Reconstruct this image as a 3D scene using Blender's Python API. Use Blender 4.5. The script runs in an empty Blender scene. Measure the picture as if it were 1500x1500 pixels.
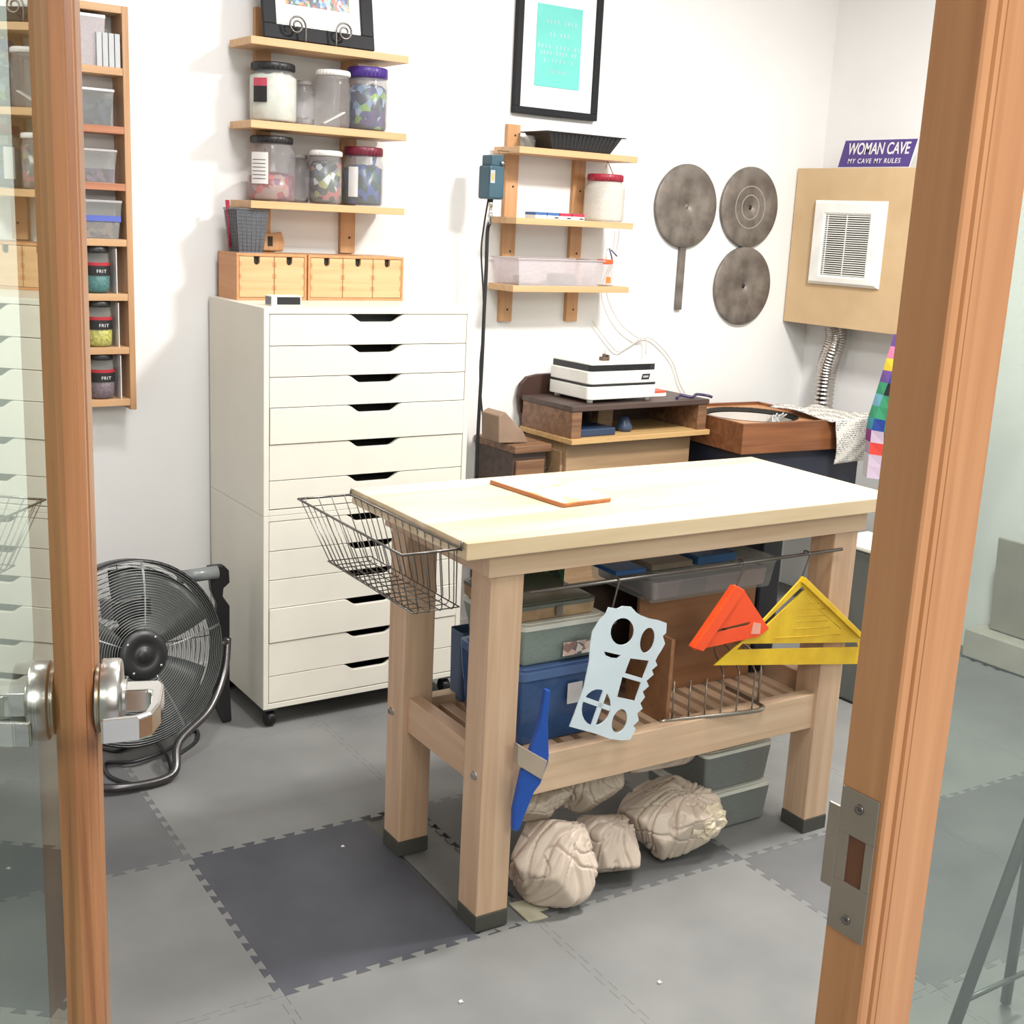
import bpy, bmesh, math, random
from mathutils import Vector, Matrix, noise
random.seed(7)
SC = bpy.context.scene
COL = SC.collection
PI = math.pi
# ------------------------------------------------------------------ camera
CAM = Vector((-0.63707503, -2.84500451, 1.68760488))
YAW, PITCH, ROLL, F = math.radians(35.58787834), math.radians(13.25460139), math.radians(2.81250626), 1810.5
def cam_axes():
    cy, sy, cp, sp = math.cos(YAW), math.sin(YAW), math.cos(PITCH), math.sin(PITCH)
    f = Vector((sy*cp, cy*cp, -sp)); r = Vector((cy, -sy, 0)); u = r.cross(f)
    return (r*math.cos(ROLL)+u*math.sin(ROLL)), (u*math.cos(ROLL)-r*math.sin(ROLL)), f
RR, UU, FF = cam_axes()
cd = bpy.data.cameras.new('camera'); cam = bpy.data.objects.new('camera', cd); COL.objects.link(cam)
cd.sensor_width = 36; cd.lens = F/1500*36; cd.clip_start = 0.02
cam.matrix_world = Matrix(((RR.x, UU.x, -FF.x, CAM.x), (RR.y, UU.y, -FF.y, CAM.y), (RR.z, UU.z, -FF.z, CAM.z), (0, 0, 0, 1)))
SC.camera = cam
# ------------------------------------------------------------------ light
SC.view_settings.view_transform = 'Standard'; SC.view_settings.look = 'None'
SC.view_settings.gamma = 1; SC.view_settings.use_curve_mapping = False
SC.view_settings.exposure = 0.45
w = bpy.data.worlds.new('world'); SC.world = w; w.use_nodes = True
w.node_tree.nodes['Background'].inputs[0].default_value = (.98, .98, 1, 1)
w.node_tree.nodes['Background'].inputs[1].default_value = 0.52
def area(name, loc, size, energy, color, target=None):
    d = bpy.data.lights.new(name, 'AREA'); d.shape = 'RECTANGLE'; d.size, d.size_y = size; d.energy = energy; d.color = color
    o = bpy.data.objects.new(name, d); COL.objects.link(o); o.location = loc
    if target: o.rotation_euler = (Vector(target)-Vector(loc)).to_track_quat('-Z', 'Y').to_euler()
    return o
area('ceiling_lamp_over_bench', (2.5, -0.95, 3.1), (0.42, 0.32), 98, (1, .975, .94))
area('ceiling_lamp_left', (0.75, -0.35, 3.25), (0.5, 0.3), 26, (.97, .98, 1))
area('fill_light_by_door', (0.9, -1.95, 3.3), (0.9, 0.4), 24, (1, .96, .93), (1.2, -.9, 0))  # added fill without a known source, brightens the bench front
area('corridor_lamp', (-0.2, -4.6, 2.9), (1.4, .8), 75, (1, .94, .89), (0.6, -1.2, .9))
# ------------------------------------------------------------------ helpers
def ray(x, y): return FF + RR*((x-750)/F) - UU*((y-750)/F)
def at(x, y, ax, v):
    d = ray(x, y); i = 'XYZ'.index(ax); return CAM + d*((v-CAM[i])/d[i])
def depth(P): return (Vector(P)-CAM).dot(FF)
BO = Vector((0.79930886, -0.67661598, 0)); BA = math.radians(-2.912828)
BM = Matrix.Translation(BO) @ Matrix.Rotation(BA, 4, 'Z'); BMI = BM.inverted()
def bp(x, y, v):                       # bench-local point on the bench plane y=v
    n = BM.to_3x3() @ Vector((0, 1, 0)); d = ray(x, y); o = BM @ Vector((0, v, 0))
    return BMI @ (CAM + d*((o-CAM).dot(n)/d.dot(n)))
def lin(c):
    return tuple(((v/255)/12.92 if v/255 <= .04045 else ((v/255+.055)/1.055)**2.4) for v in c)+(1,)
MATS = {}
def nodes(name):
    m = bpy.data.materials.new(name); m.use_nodes = True; return m, m.node_tree.nodes, m.node_tree.links
def mat(name, c, rough=.6, metal=0, c2=None, scale=8, stretch=(1, 1, 1), bump=0, detail=6, spec=.5, lo=.35, hi=.65, dist=0, coat=0):
    if name in MATS: return MATS[name]
    m, N, L = nodes(name); b = N['Principled BSDF']
    b.inputs['Roughness'].default_value = rough; b.inputs['Metallic'].default_value = metal
    b.inputs['Specular IOR Level'].default_value = spec; b.inputs['Coat Weight'].default_value = coat
    tc = N.new('ShaderNodeTexCoord'); mp = N.new('ShaderNodeMapping'); mp.inputs['Scale'].default_value = stretch
    L.new(tc.outputs['Object'], mp.inputs[0])
    nz = N.new('ShaderNodeTexNoise'); nz.inputs['Scale'].default_value = scale; nz.inputs['Detail'].default_value = detail
    nz.inputs['Distortion'].default_value = dist
    L.new(mp.outputs[0], nz.inputs['Vector'])
    cr = N.new('ShaderNodeValToRGB'); cr.color_ramp.elements[0].position = lo; cr.color_ramp.elements[1].position = hi
    c2 = c2 or tuple(v*.93 for v in c)
    cr.color_ramp.elements[0].color = lin(c2); cr.color_ramp.elements[1].color = lin(c)
    L.new(nz.outputs['Fac'], cr.inputs[0]); L.new(cr.outputs[0], b.inputs['Base Color'])
    if bump:
        bn = N.new('ShaderNodeBump'); bn.inputs['Strength'].default_value = bump; bn.inputs['Distance'].default_value = .002
        L.new(nz.outputs['Fac'], bn.inputs['Height']); L.new(bn.outputs[0], b.inputs['Normal'])
    MATS[name] = m; return m
def wood(name, c, c2, axis='x', rough=.45, scale=3, k=14):
    st = {'x': (.6, k, k), 'y': (k, .6, k), 'z': (k, k, .6)}[axis]
    return mat(name, c, rough, c2=c2, scale=scale, stretch=st, bump=.15, dist=.6, lo=.3, hi=.7)
def clear(name, tint=(235, 238, 236), op=.28, rough=.08):
    if name in MATS: return MATS[name]
    m, N, L = nodes(name); b = N['Principled BSDF']; out = N['Material Output']
    b.inputs['Base Color'].default_value = lin(tint); b.inputs['Roughness'].default_value = rough
    t = N.new('ShaderNodeBsdfTransparent'); t.inputs[0].default_value = lin(tuple(v+(255-v)*.8*(1-op) for v in tint))
    mx = N.new('ShaderNodeMixShader')
    nz = N.new('ShaderNodeTexNoise'); nz.inputs['Scale'].default_value = 18
    mt = N.new('ShaderNodeMath'); mt.operation = 'MULTIPLY_ADD'; mt.inputs[1].default_value = .3*op; mt.inputs[2].default_value = op*.85
    L.new(nz.outputs['Fac'], mt.inputs[0]); L.new(mt.outputs[0], mx.inputs[0])
    L.new(t.outputs[0], mx.inputs[1]); L.new(b.outputs[0], mx.inputs[2]); L.new(mx.outputs[0], out.inputs[0])
    MATS[name] = m; return m
def glass(name, tint):
    m, N, L = nodes(name); out = N['Material Output']; N.remove(N['Principled BSDF'])
    t = N.new('ShaderNodeBsdfTransparent'); t.inputs[0].default_value = lin(tint)
    g = N.new('ShaderNodeBsdfGlossy'); g.inputs['Roughness'].default_value = 0.012; g.inputs[0].default_value = (.9, .97, .93, 1)
    fr = N.new('ShaderNodeFresnel'); fr.inputs[0].default_value = 1.8
    ge = N.new('ShaderNodeNewGeometry'); inv = N.new('ShaderNodeMath'); inv.operation = 'SUBTRACT'; inv.inputs[0].default_value = 1
    L.new(ge.outputs['Backfacing'], inv.inputs[1]); mu = N.new('ShaderNodeMath'); mu.operation = 'MULTIPLY'
    L.new(inv.outputs[0], mu.inputs[0]); L.new(fr.outputs[0], mu.inputs[1])
    mx = N.new('ShaderNodeMixShader'); L.new(mu.outputs[0], mx.inputs[0]); L.new(t.outputs[0], mx.inputs[1]); L.new(g.outputs[0], mx.inputs[2])
    L.new(mx.outputs[0], out.inputs[0]); MATS[name] = m; return m
def mixed(name, cols, scale=30, rough=.3):          # coloured shards inside jars
    if name in MATS: return MATS[name]
    m, N, L = nodes(name); b = N['Principled BSDF']; b.inputs['Roughness'].default_value = rough
    tc = N.new('ShaderNodeTexCoord'); v = N.new('ShaderNodeTexVoronoi'); v.inputs['Scale'].default_value = scale
    L.new(tc.outputs['Object'], v.inputs['Vector'])
    sp = N.new('ShaderNodeSeparateColor'); L.new(v.outputs['Color'], sp.inputs[0])
    cr = N.new('ShaderNodeValToRGB'); cr.color_ramp.interpolation = 'CONSTANT'
    for i in range(len(cols)-2): cr.color_ramp.elements.new(.5)
    for i, c in enumerate(cols):
        e = cr.color_ramp.elements[i]; e.position = i/len(cols); e.color = lin(c)
    L.new(sp.outputs[0], cr.inputs[0]); L.new(cr.outputs[0], b.inputs['Base Color']); MATS[name] = m; return m

class MB:
    def __init__(s, M=None): s.bm = bmesh.new(); s.M = M or Matrix(); s.mi = 0; s.mats = []
    def v(s, p): return s.bm.verts.new(s.M @ Vector(p))
    def f(s, vs, smooth=False):
        try:
            fc = s.bm.faces.new(vs); fc.material_index = s.mi; fc.smooth = smooth; return fc
        except ValueError: return None
    def box(s, x0, x1, y0, y1, z0, z1, M=None):
        T = M or Matrix(); V = [s.v(T @ Vector(p)) for p in ((x0,y0,z0),(x1,y0,z0),(x1,y1,z0),(x0,y1,z0),(x0,y0,z1),(x1,y0,z1),(x1,y1,z1),(x0,y1,z1))]
        for q in ((0,3,2,1),(4,5,6,7),(0,1,5,4),(1,2,6,5),(2,3,7,6),(3,0,4,7)): s.f([V[i] for i in q])
        return s
    def frustum(s, a, z0, b, z1, caps=(1, 1), M=None):   # a,b=(x0,x1,y0,y1)
        T = M or Matrix()
        A = [s.v(T @ Vector(p)) for p in ((a[0],a[2],z0),(a[1],a[2],z0),(a[1],a[3],z0),(a[0],a[3],z0))]
        B = [s.v(T @ Vector(p)) for p in ((b[0],b[2],z1),(b[1],b[2],z1),(b[1],b[3],z1),(b[0],b[3],z1))]
        for i in range(4): s.f([A[i], A[(i+1)%4], B[(i+1)%4], B[i]])
        if caps[0]: s.f(A[::-1])
        if caps[1]: s.f(B)
        return s
    def prism(s, poly, a, b, axis='y', M=None):
        T = M or Matrix()
        def P(u, v, w): return {'x': (w, u, v), 'y': (u, w, v), 'z': (u, v, w)}[axis]
        A = [s.v(T @ Vector(P(u, v, a))) for u, v in poly]; B = [s.v(T @ Vector(P(u, v, b))) for u, v in poly]
        n = len(poly)
        for i in range(n): s.f([A[i], A[(i+1)%n], B[(i+1)%n], B[i]])
        s.f(A[::-1]); s.f(B)
        return s
    def lathe(s, prof, seg=28, M=None, cap=True):       # prof: (r,z)
        T = M or Matrix(); rings = []
        for r, z in prof: rings.append([s.v(T @ Vector((r*math.cos(2*PI*k/seg), r*math.sin(2*PI*k/seg), z))) for k in range(seg)])
        for A, B in zip(rings, rings[1:]):
            for k in range(seg): s.f([A[k], A[(k+1)%seg], B[(k+1)%seg], B[k]], True)
        if cap:
            if prof[0][0] > 1e-5: s.f(rings[0][::-1])
            if prof[-1][0] > 1e-5: s.f(rings[-1])
        return s
    def tube(s, pts, r, seg=6, closed=False):
        pts = [Vector(p) for p in pts]; n = len(pts); rings = []; up = None
        rs = r if isinstance(r, (list, tuple)) else [r]*n
        for i, p in enumerate(pts):
            a = pts[(i-1) % n] if (closed or i > 0) else p; b = pts[(i+1) % n] if (closed or i < n-1) else p
            t = (b-a).normalized() if (b-a).length > 1e-9 else Vector((0, 0, 1))
            if up is None:
                up = Vector((0, 0, 1)) if abs(t.z) < .9 else Vector((1, 0, 0))
            x = t.cross(up)
            if x.length < 1e-4: x = t.orthogonal()
            x.normalize(); y = x.cross(t).normalized(); up = y
            rings.append([s.v(p + (x*math.cos(2*PI*k/seg)+y*math.sin(2*PI*k/seg))*rs[i]) for k in range(seg)])
        for i in range(n if closed else n-1):
            A, B = rings[i], rings[(i+1) % n]
            for k in range(seg): s.f([A[k], A[(k+1) % seg], B[(k+1) % seg], B[k]], True)
        if not closed: s.f(rings[0]); s.f(rings[-1][::-1])
        return s
    def mat(s, m):
        if m not in s.mats: s.mats.append(m)
        s.mi = s.mats.index(m); return s
    def done(s, name, m=None, parent=None, bevel=0, loc=None, rot=None, smooth=False, label=None, seg=2):
        bmesh.ops.recalc_face_normals(s.bm, faces=s.bm.faces[:])
        me = bpy.data.meshes.new(name); s.bm.to_mesh(me); s.bm.free()
        for x in (s.mats if s.mats else [m]): me.materials.append(x)
        o = bpy.data.objects.new(name, me); COL.objects.link(o)
        if parent: o.parent = parent
        if loc is not None: o.location = loc
        if rot is not None: o.rotation_euler = rot
        if bevel:
            md = o.modifiers.new('bevel', 'BEVEL'); md.width = bevel; md.segments = seg; md.limit_method = 'ANGLE'; md.angle_limit = math.radians(40)
        if label: o['label'] = label
        return o
def box(name, m, x0, x1, y0, y1, z0, z1, parent=None, bevel=.002, label=None, M=None):
    return MB().box(x0, x1, y0, y1, z0, z1, M).done(name, m, parent, bevel, label=label)
def thing(name, label, cat, loc=(0, 0, 0), rz=0, group=None):
    o = bpy.data.objects.new(name, None); COL.objects.link(o); o.empty_display_size = .05
    o.location = loc; o.rotation_euler = (0, 0, rz); return tag(o, label, cat, group)
def tag(o, label, cat, group=None):
    o['label'] = label; o['category'] = cat
    if group: o['group'] = group
    return o
def struct(o): o['kind'] = 'structure'; return o
def stuff(o): o['kind'] = 'stuff'; return o
def share(o, parent, loc=(0, 0, 0), rot=(0, 0, 0), name=None):
    c = o.copy(); COL.objects.link(c); c.parent = parent; c.location = loc; c.rotation_euler = rot; return c
def text(name, s, size, m, parent, loc, rot, ext=.0006, shear=0, align='CENTER', sx=1):
    cu = bpy.data.curves.new(name, 'FONT'); cu.body = s; cu.size = size; cu.extrude = ext; cu.align_x = align; cu.align_y = 'CENTER'; cu.shear = shear
    cu.space_character = 1.0 if size > .03 else 1.2
    cu.offset = size*(.012 if size > .05 else .004); cu.materials.append(m)
    o = bpy.data.objects.new(name, cu); COL.objects.link(o); dg = bpy.context.evaluated_depsgraph_get(); dg.update()
    me = bpy.data.meshes.new_from_object(o.evaluated_get(dg)); bpy.data.objects.remove(o); me.name = name; me.materials.clear(); me.materials.append(m)
    o = bpy.data.objects.new(name, me); COL.objects.link(o); o.parent = parent; o.location = loc; o.rotation_euler = rot; o.scale = (sx, 1, 1); return o
RX = (PI/2, 0, 0)
def smooth_path(P, n=8, closed=False):
    P = [Vector(p) for p in P]; out = []; N = len(P)
    for i in range(N if closed else N-1):
        p0 = P[(i-1) % N] if (closed or i) else P[0]; p1 = P[i]; p2 = P[(i+1) % N]; p3 = P[(i+2) % N] if (closed or i+2 < N) else p2
        for k in range(n):
            t = k/n; out.append(.5*((2*p1)+(p2-p0)*t+(2*p0-5*p1+4*p2-p3)*t*t+(3*p1-p0-3*p2+p3)*t**3))
    if not closed: out.append(P[-1])
    return out

# ------------------------------------------------------------------ materials
M_wall = mat('wall_paint', (228, 226, 224), .7, c2=(221, 220, 219), scale=1.5, bump=.05)
M_ceil = mat('ceiling_paint', (235, 233, 228), .8)
M_floor = mat('concrete', (100, 99, 94), .8, c2=(84, 83, 79), scale=3, bump=.1)
M_tile = mat('foam_tile_light', (121, 121, 119), .75, c2=(104, 104, 103), scale=2.2, detail=9, bump=.05)
M_tile2 = mat('foam_tile_mid', (98, 98, 98), .75, c2=(84, 84, 86), scale=3, detail=9, bump=.05)
M_tile3 = mat('foam_tile_dark', (74, 75, 82), .7, c2=(58, 59, 67), scale=4, detail=9, bump=.05, lo=.3, hi=.75)
M_tile4 = mat('foam_tile_cream', (196, 190, 168), .75, c2=(170, 165, 145), scale=12)
M_white = mat('white_lacquer', (216, 212, 200), .4, c2=(213, 209, 197))
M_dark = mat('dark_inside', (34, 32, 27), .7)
M_maple = wood('maple', (214, 184, 156), (198, 164, 134), 'x')
M_maple_z = wood('maple_upright', (210, 178, 150), (192, 156, 128), 'z')
M_maple_y = wood('maple_cross', (208, 176, 148), (190, 154, 126), 'y')
M_top = wood('bench_top', (222, 202, 174), (196, 170, 132), 'x', rough=.4, scale=1.5, k=8)
M_shelf = wood('shelf_pine', (204, 166, 122), (190, 148, 104), 'x')
M_shelfz = wood('shelf_upright', (196, 152, 108), (176, 130, 88), 'z')
M_birch = wood('birch', (208, 170, 126), (194, 152, 108), 'x')
M_birch2 = wood('birch_side', (196, 142, 96), (180, 126, 80), 'y')
M_fir = wood('door_fir', (164, 116, 76), (122, 78, 48), 'z', rough=.35, scale=4, k=20)
M_fir2 = wood('post_fir', (182, 134, 90), (154, 104, 64), 'z', rough=.35, scale=2.5, k=16)
M_oldwood = wood('old_oak', (140, 104, 76), (98, 68, 48), 'x')
M_oldwood2 = wood('old_pale_wood', (164, 136, 104), (138, 110, 82), 'x')
M_darkwood = wood('dark_stained', (84, 66, 58), (58, 44, 40), 'x')
M_walnut = wood('red_walnut', (142, 90, 56), (104, 64, 40), 'x', rough=.4)
M_ply = wood('plywood', (164, 116, 82), (142, 96, 64), 'x', scale=2)
M_mdf = mat('mdf', (196, 168, 130), .7, c2=(186, 158, 120), scale=5)
M_black = mat('black_plastic', (34, 34, 36), .4)
M_blackm = mat('black_metal', (42, 43, 44), .35, metal=.6)
M_steel = mat('brushed_steel', (186, 184, 180), .28, metal=1)
M_chrome = mat('chrome', (215, 214, 210), .12, metal=1)
M_wire = mat('wire_steel', (120, 116, 112), .3, metal=.9)
M_guard = mat('guard_wire', (150, 154, 152), .3, metal=.8)
M_iron = mat('old_iron', (128, 120, 112), .5, metal=.3, c2=(96, 88, 82), scale=14, detail=10, bump=.1)
M_brass = mat('brass', (150, 122, 76), .3, metal=1)
M_wplastic = mat('white_plastic', (238, 236, 230), .35)
M_foil = mat('foil', (200, 194, 188), .18, metal=1, bump=.6, scale=40)
M_clear = clear('clear_plastic', (226, 228, 226), .2)
M_jarp = clear('jar_plastic', (214, 212, 214), .17)
M_frost = clear('frosted_plastic', (222, 232, 240), .78, .35)
M_grey = mat('grey_plastic', (110, 112, 116), .5)
M_blue = mat('blue_tool', (22, 76, 166), .4)
M_blueclear = clear('blue_tub', (70, 100, 150), .72)
M_paper = mat('brown_paper', (204, 186, 172), .36, c2=(194, 176, 162), scale=5)
M_glass = glass('door_glass', (228, 236, 230)); M_pane = glass('sidelight_glass', (228, 235, 230))
M_red = mat('red_lid', (158, 34, 58), .4); M_maroon = mat('maroon_lid', (110, 26, 48), .4)
M_purple = mat('purple_lid', (70, 42, 130), .4)
M_label = mat('label_white', (226, 222, 220), .6)
M_ink = mat('ink_black', (28, 28, 30), .6)
M_pic = mat('picture_frame_black', (26, 26, 30), .55, spec=.25)
M_mat = mat('mount_board', (238, 237, 234), .8)

# ------------------------------------------------------------------ the room
WY, WX = 1.2228, 3.95
fl = struct(MB().box(-1.3, 4.2, -2.25, WY+.02, -.05, -.012).done('floor', M_floor))
struct(MB().box(-1.3, 4.2, WY, WY+.1, -.012, 3.4).done('wall_back', M_wall))
struct(MB().box(WX, WX+.1, -2.25, WY, -.012, 3.4).done('wall_right', M_wall))
struct(MB().box(-1.3, -1.2, -2.25, WY, -.012, 3.4).done('wall_left', M_wall))
struct(MB().box(-1.3, 4.05, -2.25, WY+.1, 3.4, 3.5).done('ceiling', M_ceil))
bb = struct(box('baseboard_right', mat('curb_grey', (176, 170, 158), .7), 3.80, 3.95, -2.2, .06, 0, .12, bevel=.006))
struct(box('baseboard_back', M_wplastic, -1.2, 3.7, WY-.012, WY, 0, .08))
# interlocking mats
TR = math.radians(-3.5); TO = Vector((.44, .04)); TS = .67
def edge(p0, p1, n=23, d=.017):              # dovetail edge shared by two neighbouring mats
    pts = [p0]; t = (p1-p0)/n; nr = Vector((-t.y, t.x)).normalized(); q = t*.16
    for k in range(1, n):
        b = p0+t*k
        pts += [b+q, b+nr*d-q] if k % 2 else [b+nr*d+q, b-q]
    return pts
def tile_poly(i, j):
    a = Vector((i*TS, j*TS)); b = a+Vector((TS, 0)); c = a+Vector((TS, TS)); d = a+Vector((0, TS))
    P = edge(a, b) + edge(b, c) + [c] + edge(d, c)[::-1][:-1] + [d] + edge(a, d)[::-1][:-1]
    cx = (a+c)/2
    return [cx+(p-cx)*.9988 for p in P]
tiles = {(0, -1): M_tile3, (1, -1): M_tile2, (2, -2): M_tile2, (2, 0): M_tile2, (3, -2): M_tile2, (-1, 0): M_tile2}
tilt = Matrix.Rotation(TR, 2)
cuts = [((-1.19, 0), (-1, 0)), ((3.79, 0), (1, 0)), ((0, -2.24), (0, -1)), ((0, WY-.013), (0, 1))]
for i in range(-3, 6):
    for j in range(-4, 3):
        W = [TO + tilt @ p for p in tile_poly(i, j)]
        m = MB().prism([(p.x, p.y) for p in W], -.012, 0, 'z')
        cc = list(cuts)
        if (i, j) == (0, -1): cc.append(((TO + tilt @ Vector((.495, 0))).to_tuple(), (tilt @ Vector((1, 0))).to_tuple()))
        for co, no in cc:
            r = bmesh.ops.bisect_plane(m.bm, geom=m.bm.verts[:]+m.bm.edges[:]+m.bm.faces[:], plane_co=(co[0], co[1], 0), plane_no=(no[0], no[1], 0), clear_outer=True)
            if m.bm.faces: bmesh.ops.holes_fill(m.bm, edges=[e for e in m.bm.edges if e.is_boundary], sides=0)
        if len(m.bm.faces) < 5: m.bm.free(); continue
        xs = [v.co.x for v in m.bm.verts]; ys = [v.co.y for v in m.bm.verts]
        if max(xs)-min(xs) < .04 or max(ys)-min(ys) < .04: m.bm.free(); continue
        m.done('floor_tile', tiles.get((i, j), M_tile), fl)
MB().prism([(TO+tilt@Vector(p)).to_tuple() for p in ((.51, -.66), (.66, -.66), (.66, -.1), (.51, -.1))], -.012, -.004, 'z').done('floor_tile', M_tile, fl)
MB().prism([(1.035,-.665),(1.09,-.672),(1.085,-.64),(1.115,-.64),(1.1,-.6),(1.085,-.605),(1.09,-.58),(1.04,-.57)], -.001, .003, 'z').done('floor_tile', M_tile4, fl, label='small cream offcut of mat')

# doorway ---------------------------------------------------------------
# right post of the doorway with its strike plate, sidelight pane to its right
PF = at(1190, 1500, 'Y', -2.262); ft = at(1375, 0, 'Y', -2.262); PX0 = (PF.x+ft.x)/2
NR = at(1270, 1500, 'X', PX0); nt = at(1435, 0, 'X', PX0); PY0 = (NR.y+nt.y)/2
PX1 = (at(1360, 1500, 'Y', PY0).x + at(1505, 0, 'Y', PY0).x)/2
PY1 = -2.262
post = struct(MB().prism([(PX0, PY1), (PX0, PY0+.002), (PX0+.0015, PY0), (PX0+.010, PY0), (PX0+.012, PY0+.003), (PX0+.0135, PY0-.001), (PX0+.0185, PY0-.001), (PX0+.021, PY0+.005), (PX0+.023, PY0+.001), (PX1, PY0+.001), (PX1, PY1)], -.012, 2.6, 'z').done('trim_1', M_fir2))
s0, s1 = at(1236, 1161, 'X', PX0), at(1240, 1358, 'X', PX0)
zc = (s0.z+s1.z)/2; hh = .062; yc = (PY0+PY1)/2-.001
def ypx(x, y): return at(x, y, 'X', PX0).y
sp_poly = [(ypx(1271, 1185), zc-hh+.002), (ypx(1271, 1185), zc+hh), (ypx(1236, 1165), zc+hh), (ypx(1236, 1180), zc+hh*.72), (PY1+.007, zc+hh*.72), (PY1+.010, zc+hh*.68), (PY1+.010, zc-hh*.30), (PY1+.006, zc-hh*.42), (PY1+.001, zc-hh*.5), (PY1+.001, zc-hh)]
y_n, y_f = PY0+.004, PY1
ln = abs(y_f-y_n)
plate = MB()
for (a, b, c, d) in ((.04, .97, .38, 1), (.04, .97, -1, -.28), (.04, .25, -.28, .38), (.68, .97, -.28, .38)):
    plate.box(PX0-.0016, PX0+.0005, y_n+ln*a, y_n+ln*b, zc+hh*c, zc+hh*d)
plate.box(PX0-.0022, PX0+.0002, y_n+ln*.95, y_n+ln*1.25, zc-hh*.45, zc+hh*.7)
plate.done('strike_plate', mat('satin_nickel', (150, 142, 132), .35, metal=.7), post, .0004)
MB().box(PX0-.0004, PX0+.0006, y_n+ln*.2, y_n+ln*.75, zc-hh*.30, zc+hh*.40).done('latch_hole', mat('hole_wood', (96, 58, 34), .7), post)
for q in (.78, -.78):
    sc = MB(); T = Matrix.Translation((PX0-.0014, y_n+ln*.5, zc+hh*q)) @ Matrix.Rotation(-PI/2, 4, 'Y')
    sc.lathe([(.0045, 0), (.004, .0012), (.002, .0014), (.0018, .0004)], 14, T).done('screw', M_wire, post)
# sidelight
sl = struct(MB().box(PX1-.004, 3.0, PY0+.03, PY0+.036, .02, 2.55).done('window_1', M_pane))
bx = lambda n, m, *a, **k: struct(box(n, m, *a, **k))
bx('trim_2', M_fir2, 3.0, 3.1, PY1-.02, PY1+.02, -.012, 2.6)
bx('trim_3', M_fir2, -.72, -.60, -2.45, -2.39, -.012, 2.6)
struct(MB().box(-3.2, -.72, -2.47, -2.35, -.012, 3.4).done('wall_front', M_wall))
struct(MB().box(-.72, 4.1, -2.44, -2.25, 2.6, 3.4).done('trim_4', M_wall))
# door leaf: opens inward on the left ------------------------------------
DA = math.radians(22.2)
dv = Vector((math.sin(DA), math.cos(DA), 0)); dn = Vector((math.cos(DA), -math.sin(DA), 0))
def at_r(x, y, r):
    d = ray(x, y); return CAM + d*(r/math.hypot(d.x, d.y))
LT = at_r(147, 1000, 1.06); LT.z = 0
DW = .66
DM = Matrix((( -dv.x, dn.x, 0, LT.x), (-dv.y, dn.y, 0, LT.y), (0, 0, 1, 0), (0, 0, 0, 1)))   # local x: from latch toward hinge, y: out of visible face
door = bpy.data.objects.new('door_1', None); COL.objects.link(door); door.matrix_world = DM; struct(door)
TH = .044; SW = .058
MB().prism([(0, 0), (0, -TH), (SW, -TH), (SW, -.030), (SW, -.006), (SW-.008, -.006), (SW-.010, -.001), (SW-.018, -.001), (SW-.020, -.004), (SW-.023, 0)], .01, 2.05, 'z').done('lock_stile', M_fir, door)
MB().box(DW-SW, DW, -TH, 0, .01, 2.05).done('hinge_stile', M_fir, door, .002)
MB().box(SW, DW-SW, -TH, 0, .01, .22).done('bottom_rail', M_fir, door, .002)
MB().box(SW, DW-SW, -TH, 0, 1.95, 2.05).done('top_rail', M_fir, door, .002)
MB().box(SW-.002, DW-SW, -.021, -.016, .2, 1.96).done('pane', M_glass, door)
# lever sets on both faces
HP = at_r(152, 1022, 1.03); hz = HP.z; hx = .030; KS = .80
def lever(side):
    s = 1 if side > 0 else -1; y0 = 0 if s > 0 else -TH
    T = Matrix.Translation((hx, y0, hz)) @ Matrix.Rotation(-PI/2*s, 4, 'X') @ Matrix.Scale(KS, 4)
    h = MB(); h.lathe([(.036, 0), (.036, .0045), (.0415, .006), (.0415, .022), (.040, .025), (.019, .026), (.018, .030)], 32, T)
    o = h.done('lever_handle', M_steel, door, .0006, label='brushed steel lever handle')
    MB().lathe([(.0350, -.0005), (.0362, .0030), (.035, .0035)], 32, T).done('gasket', M_brass, o)
    b = MB(); P = [(-.002, .028), (-.002, .064), (.01, .068), (.062, .067), (.090, .060), (.100, .048), (.106, .012), (.098, .012), (.091, .044), (.083, .053), (.058, .057), (.030, .056), (.026, .052), (.026, .028)]
    V = []
    for (a, y) in P: V.append((hx-.010+a*KS, y0+s*y*KS))
    b.prism(V, hz-.010, hz+.010, 'z').done('lever', M_chrome, o, .002, seg=3)
    return o
lever(1); lever(-1)

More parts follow.
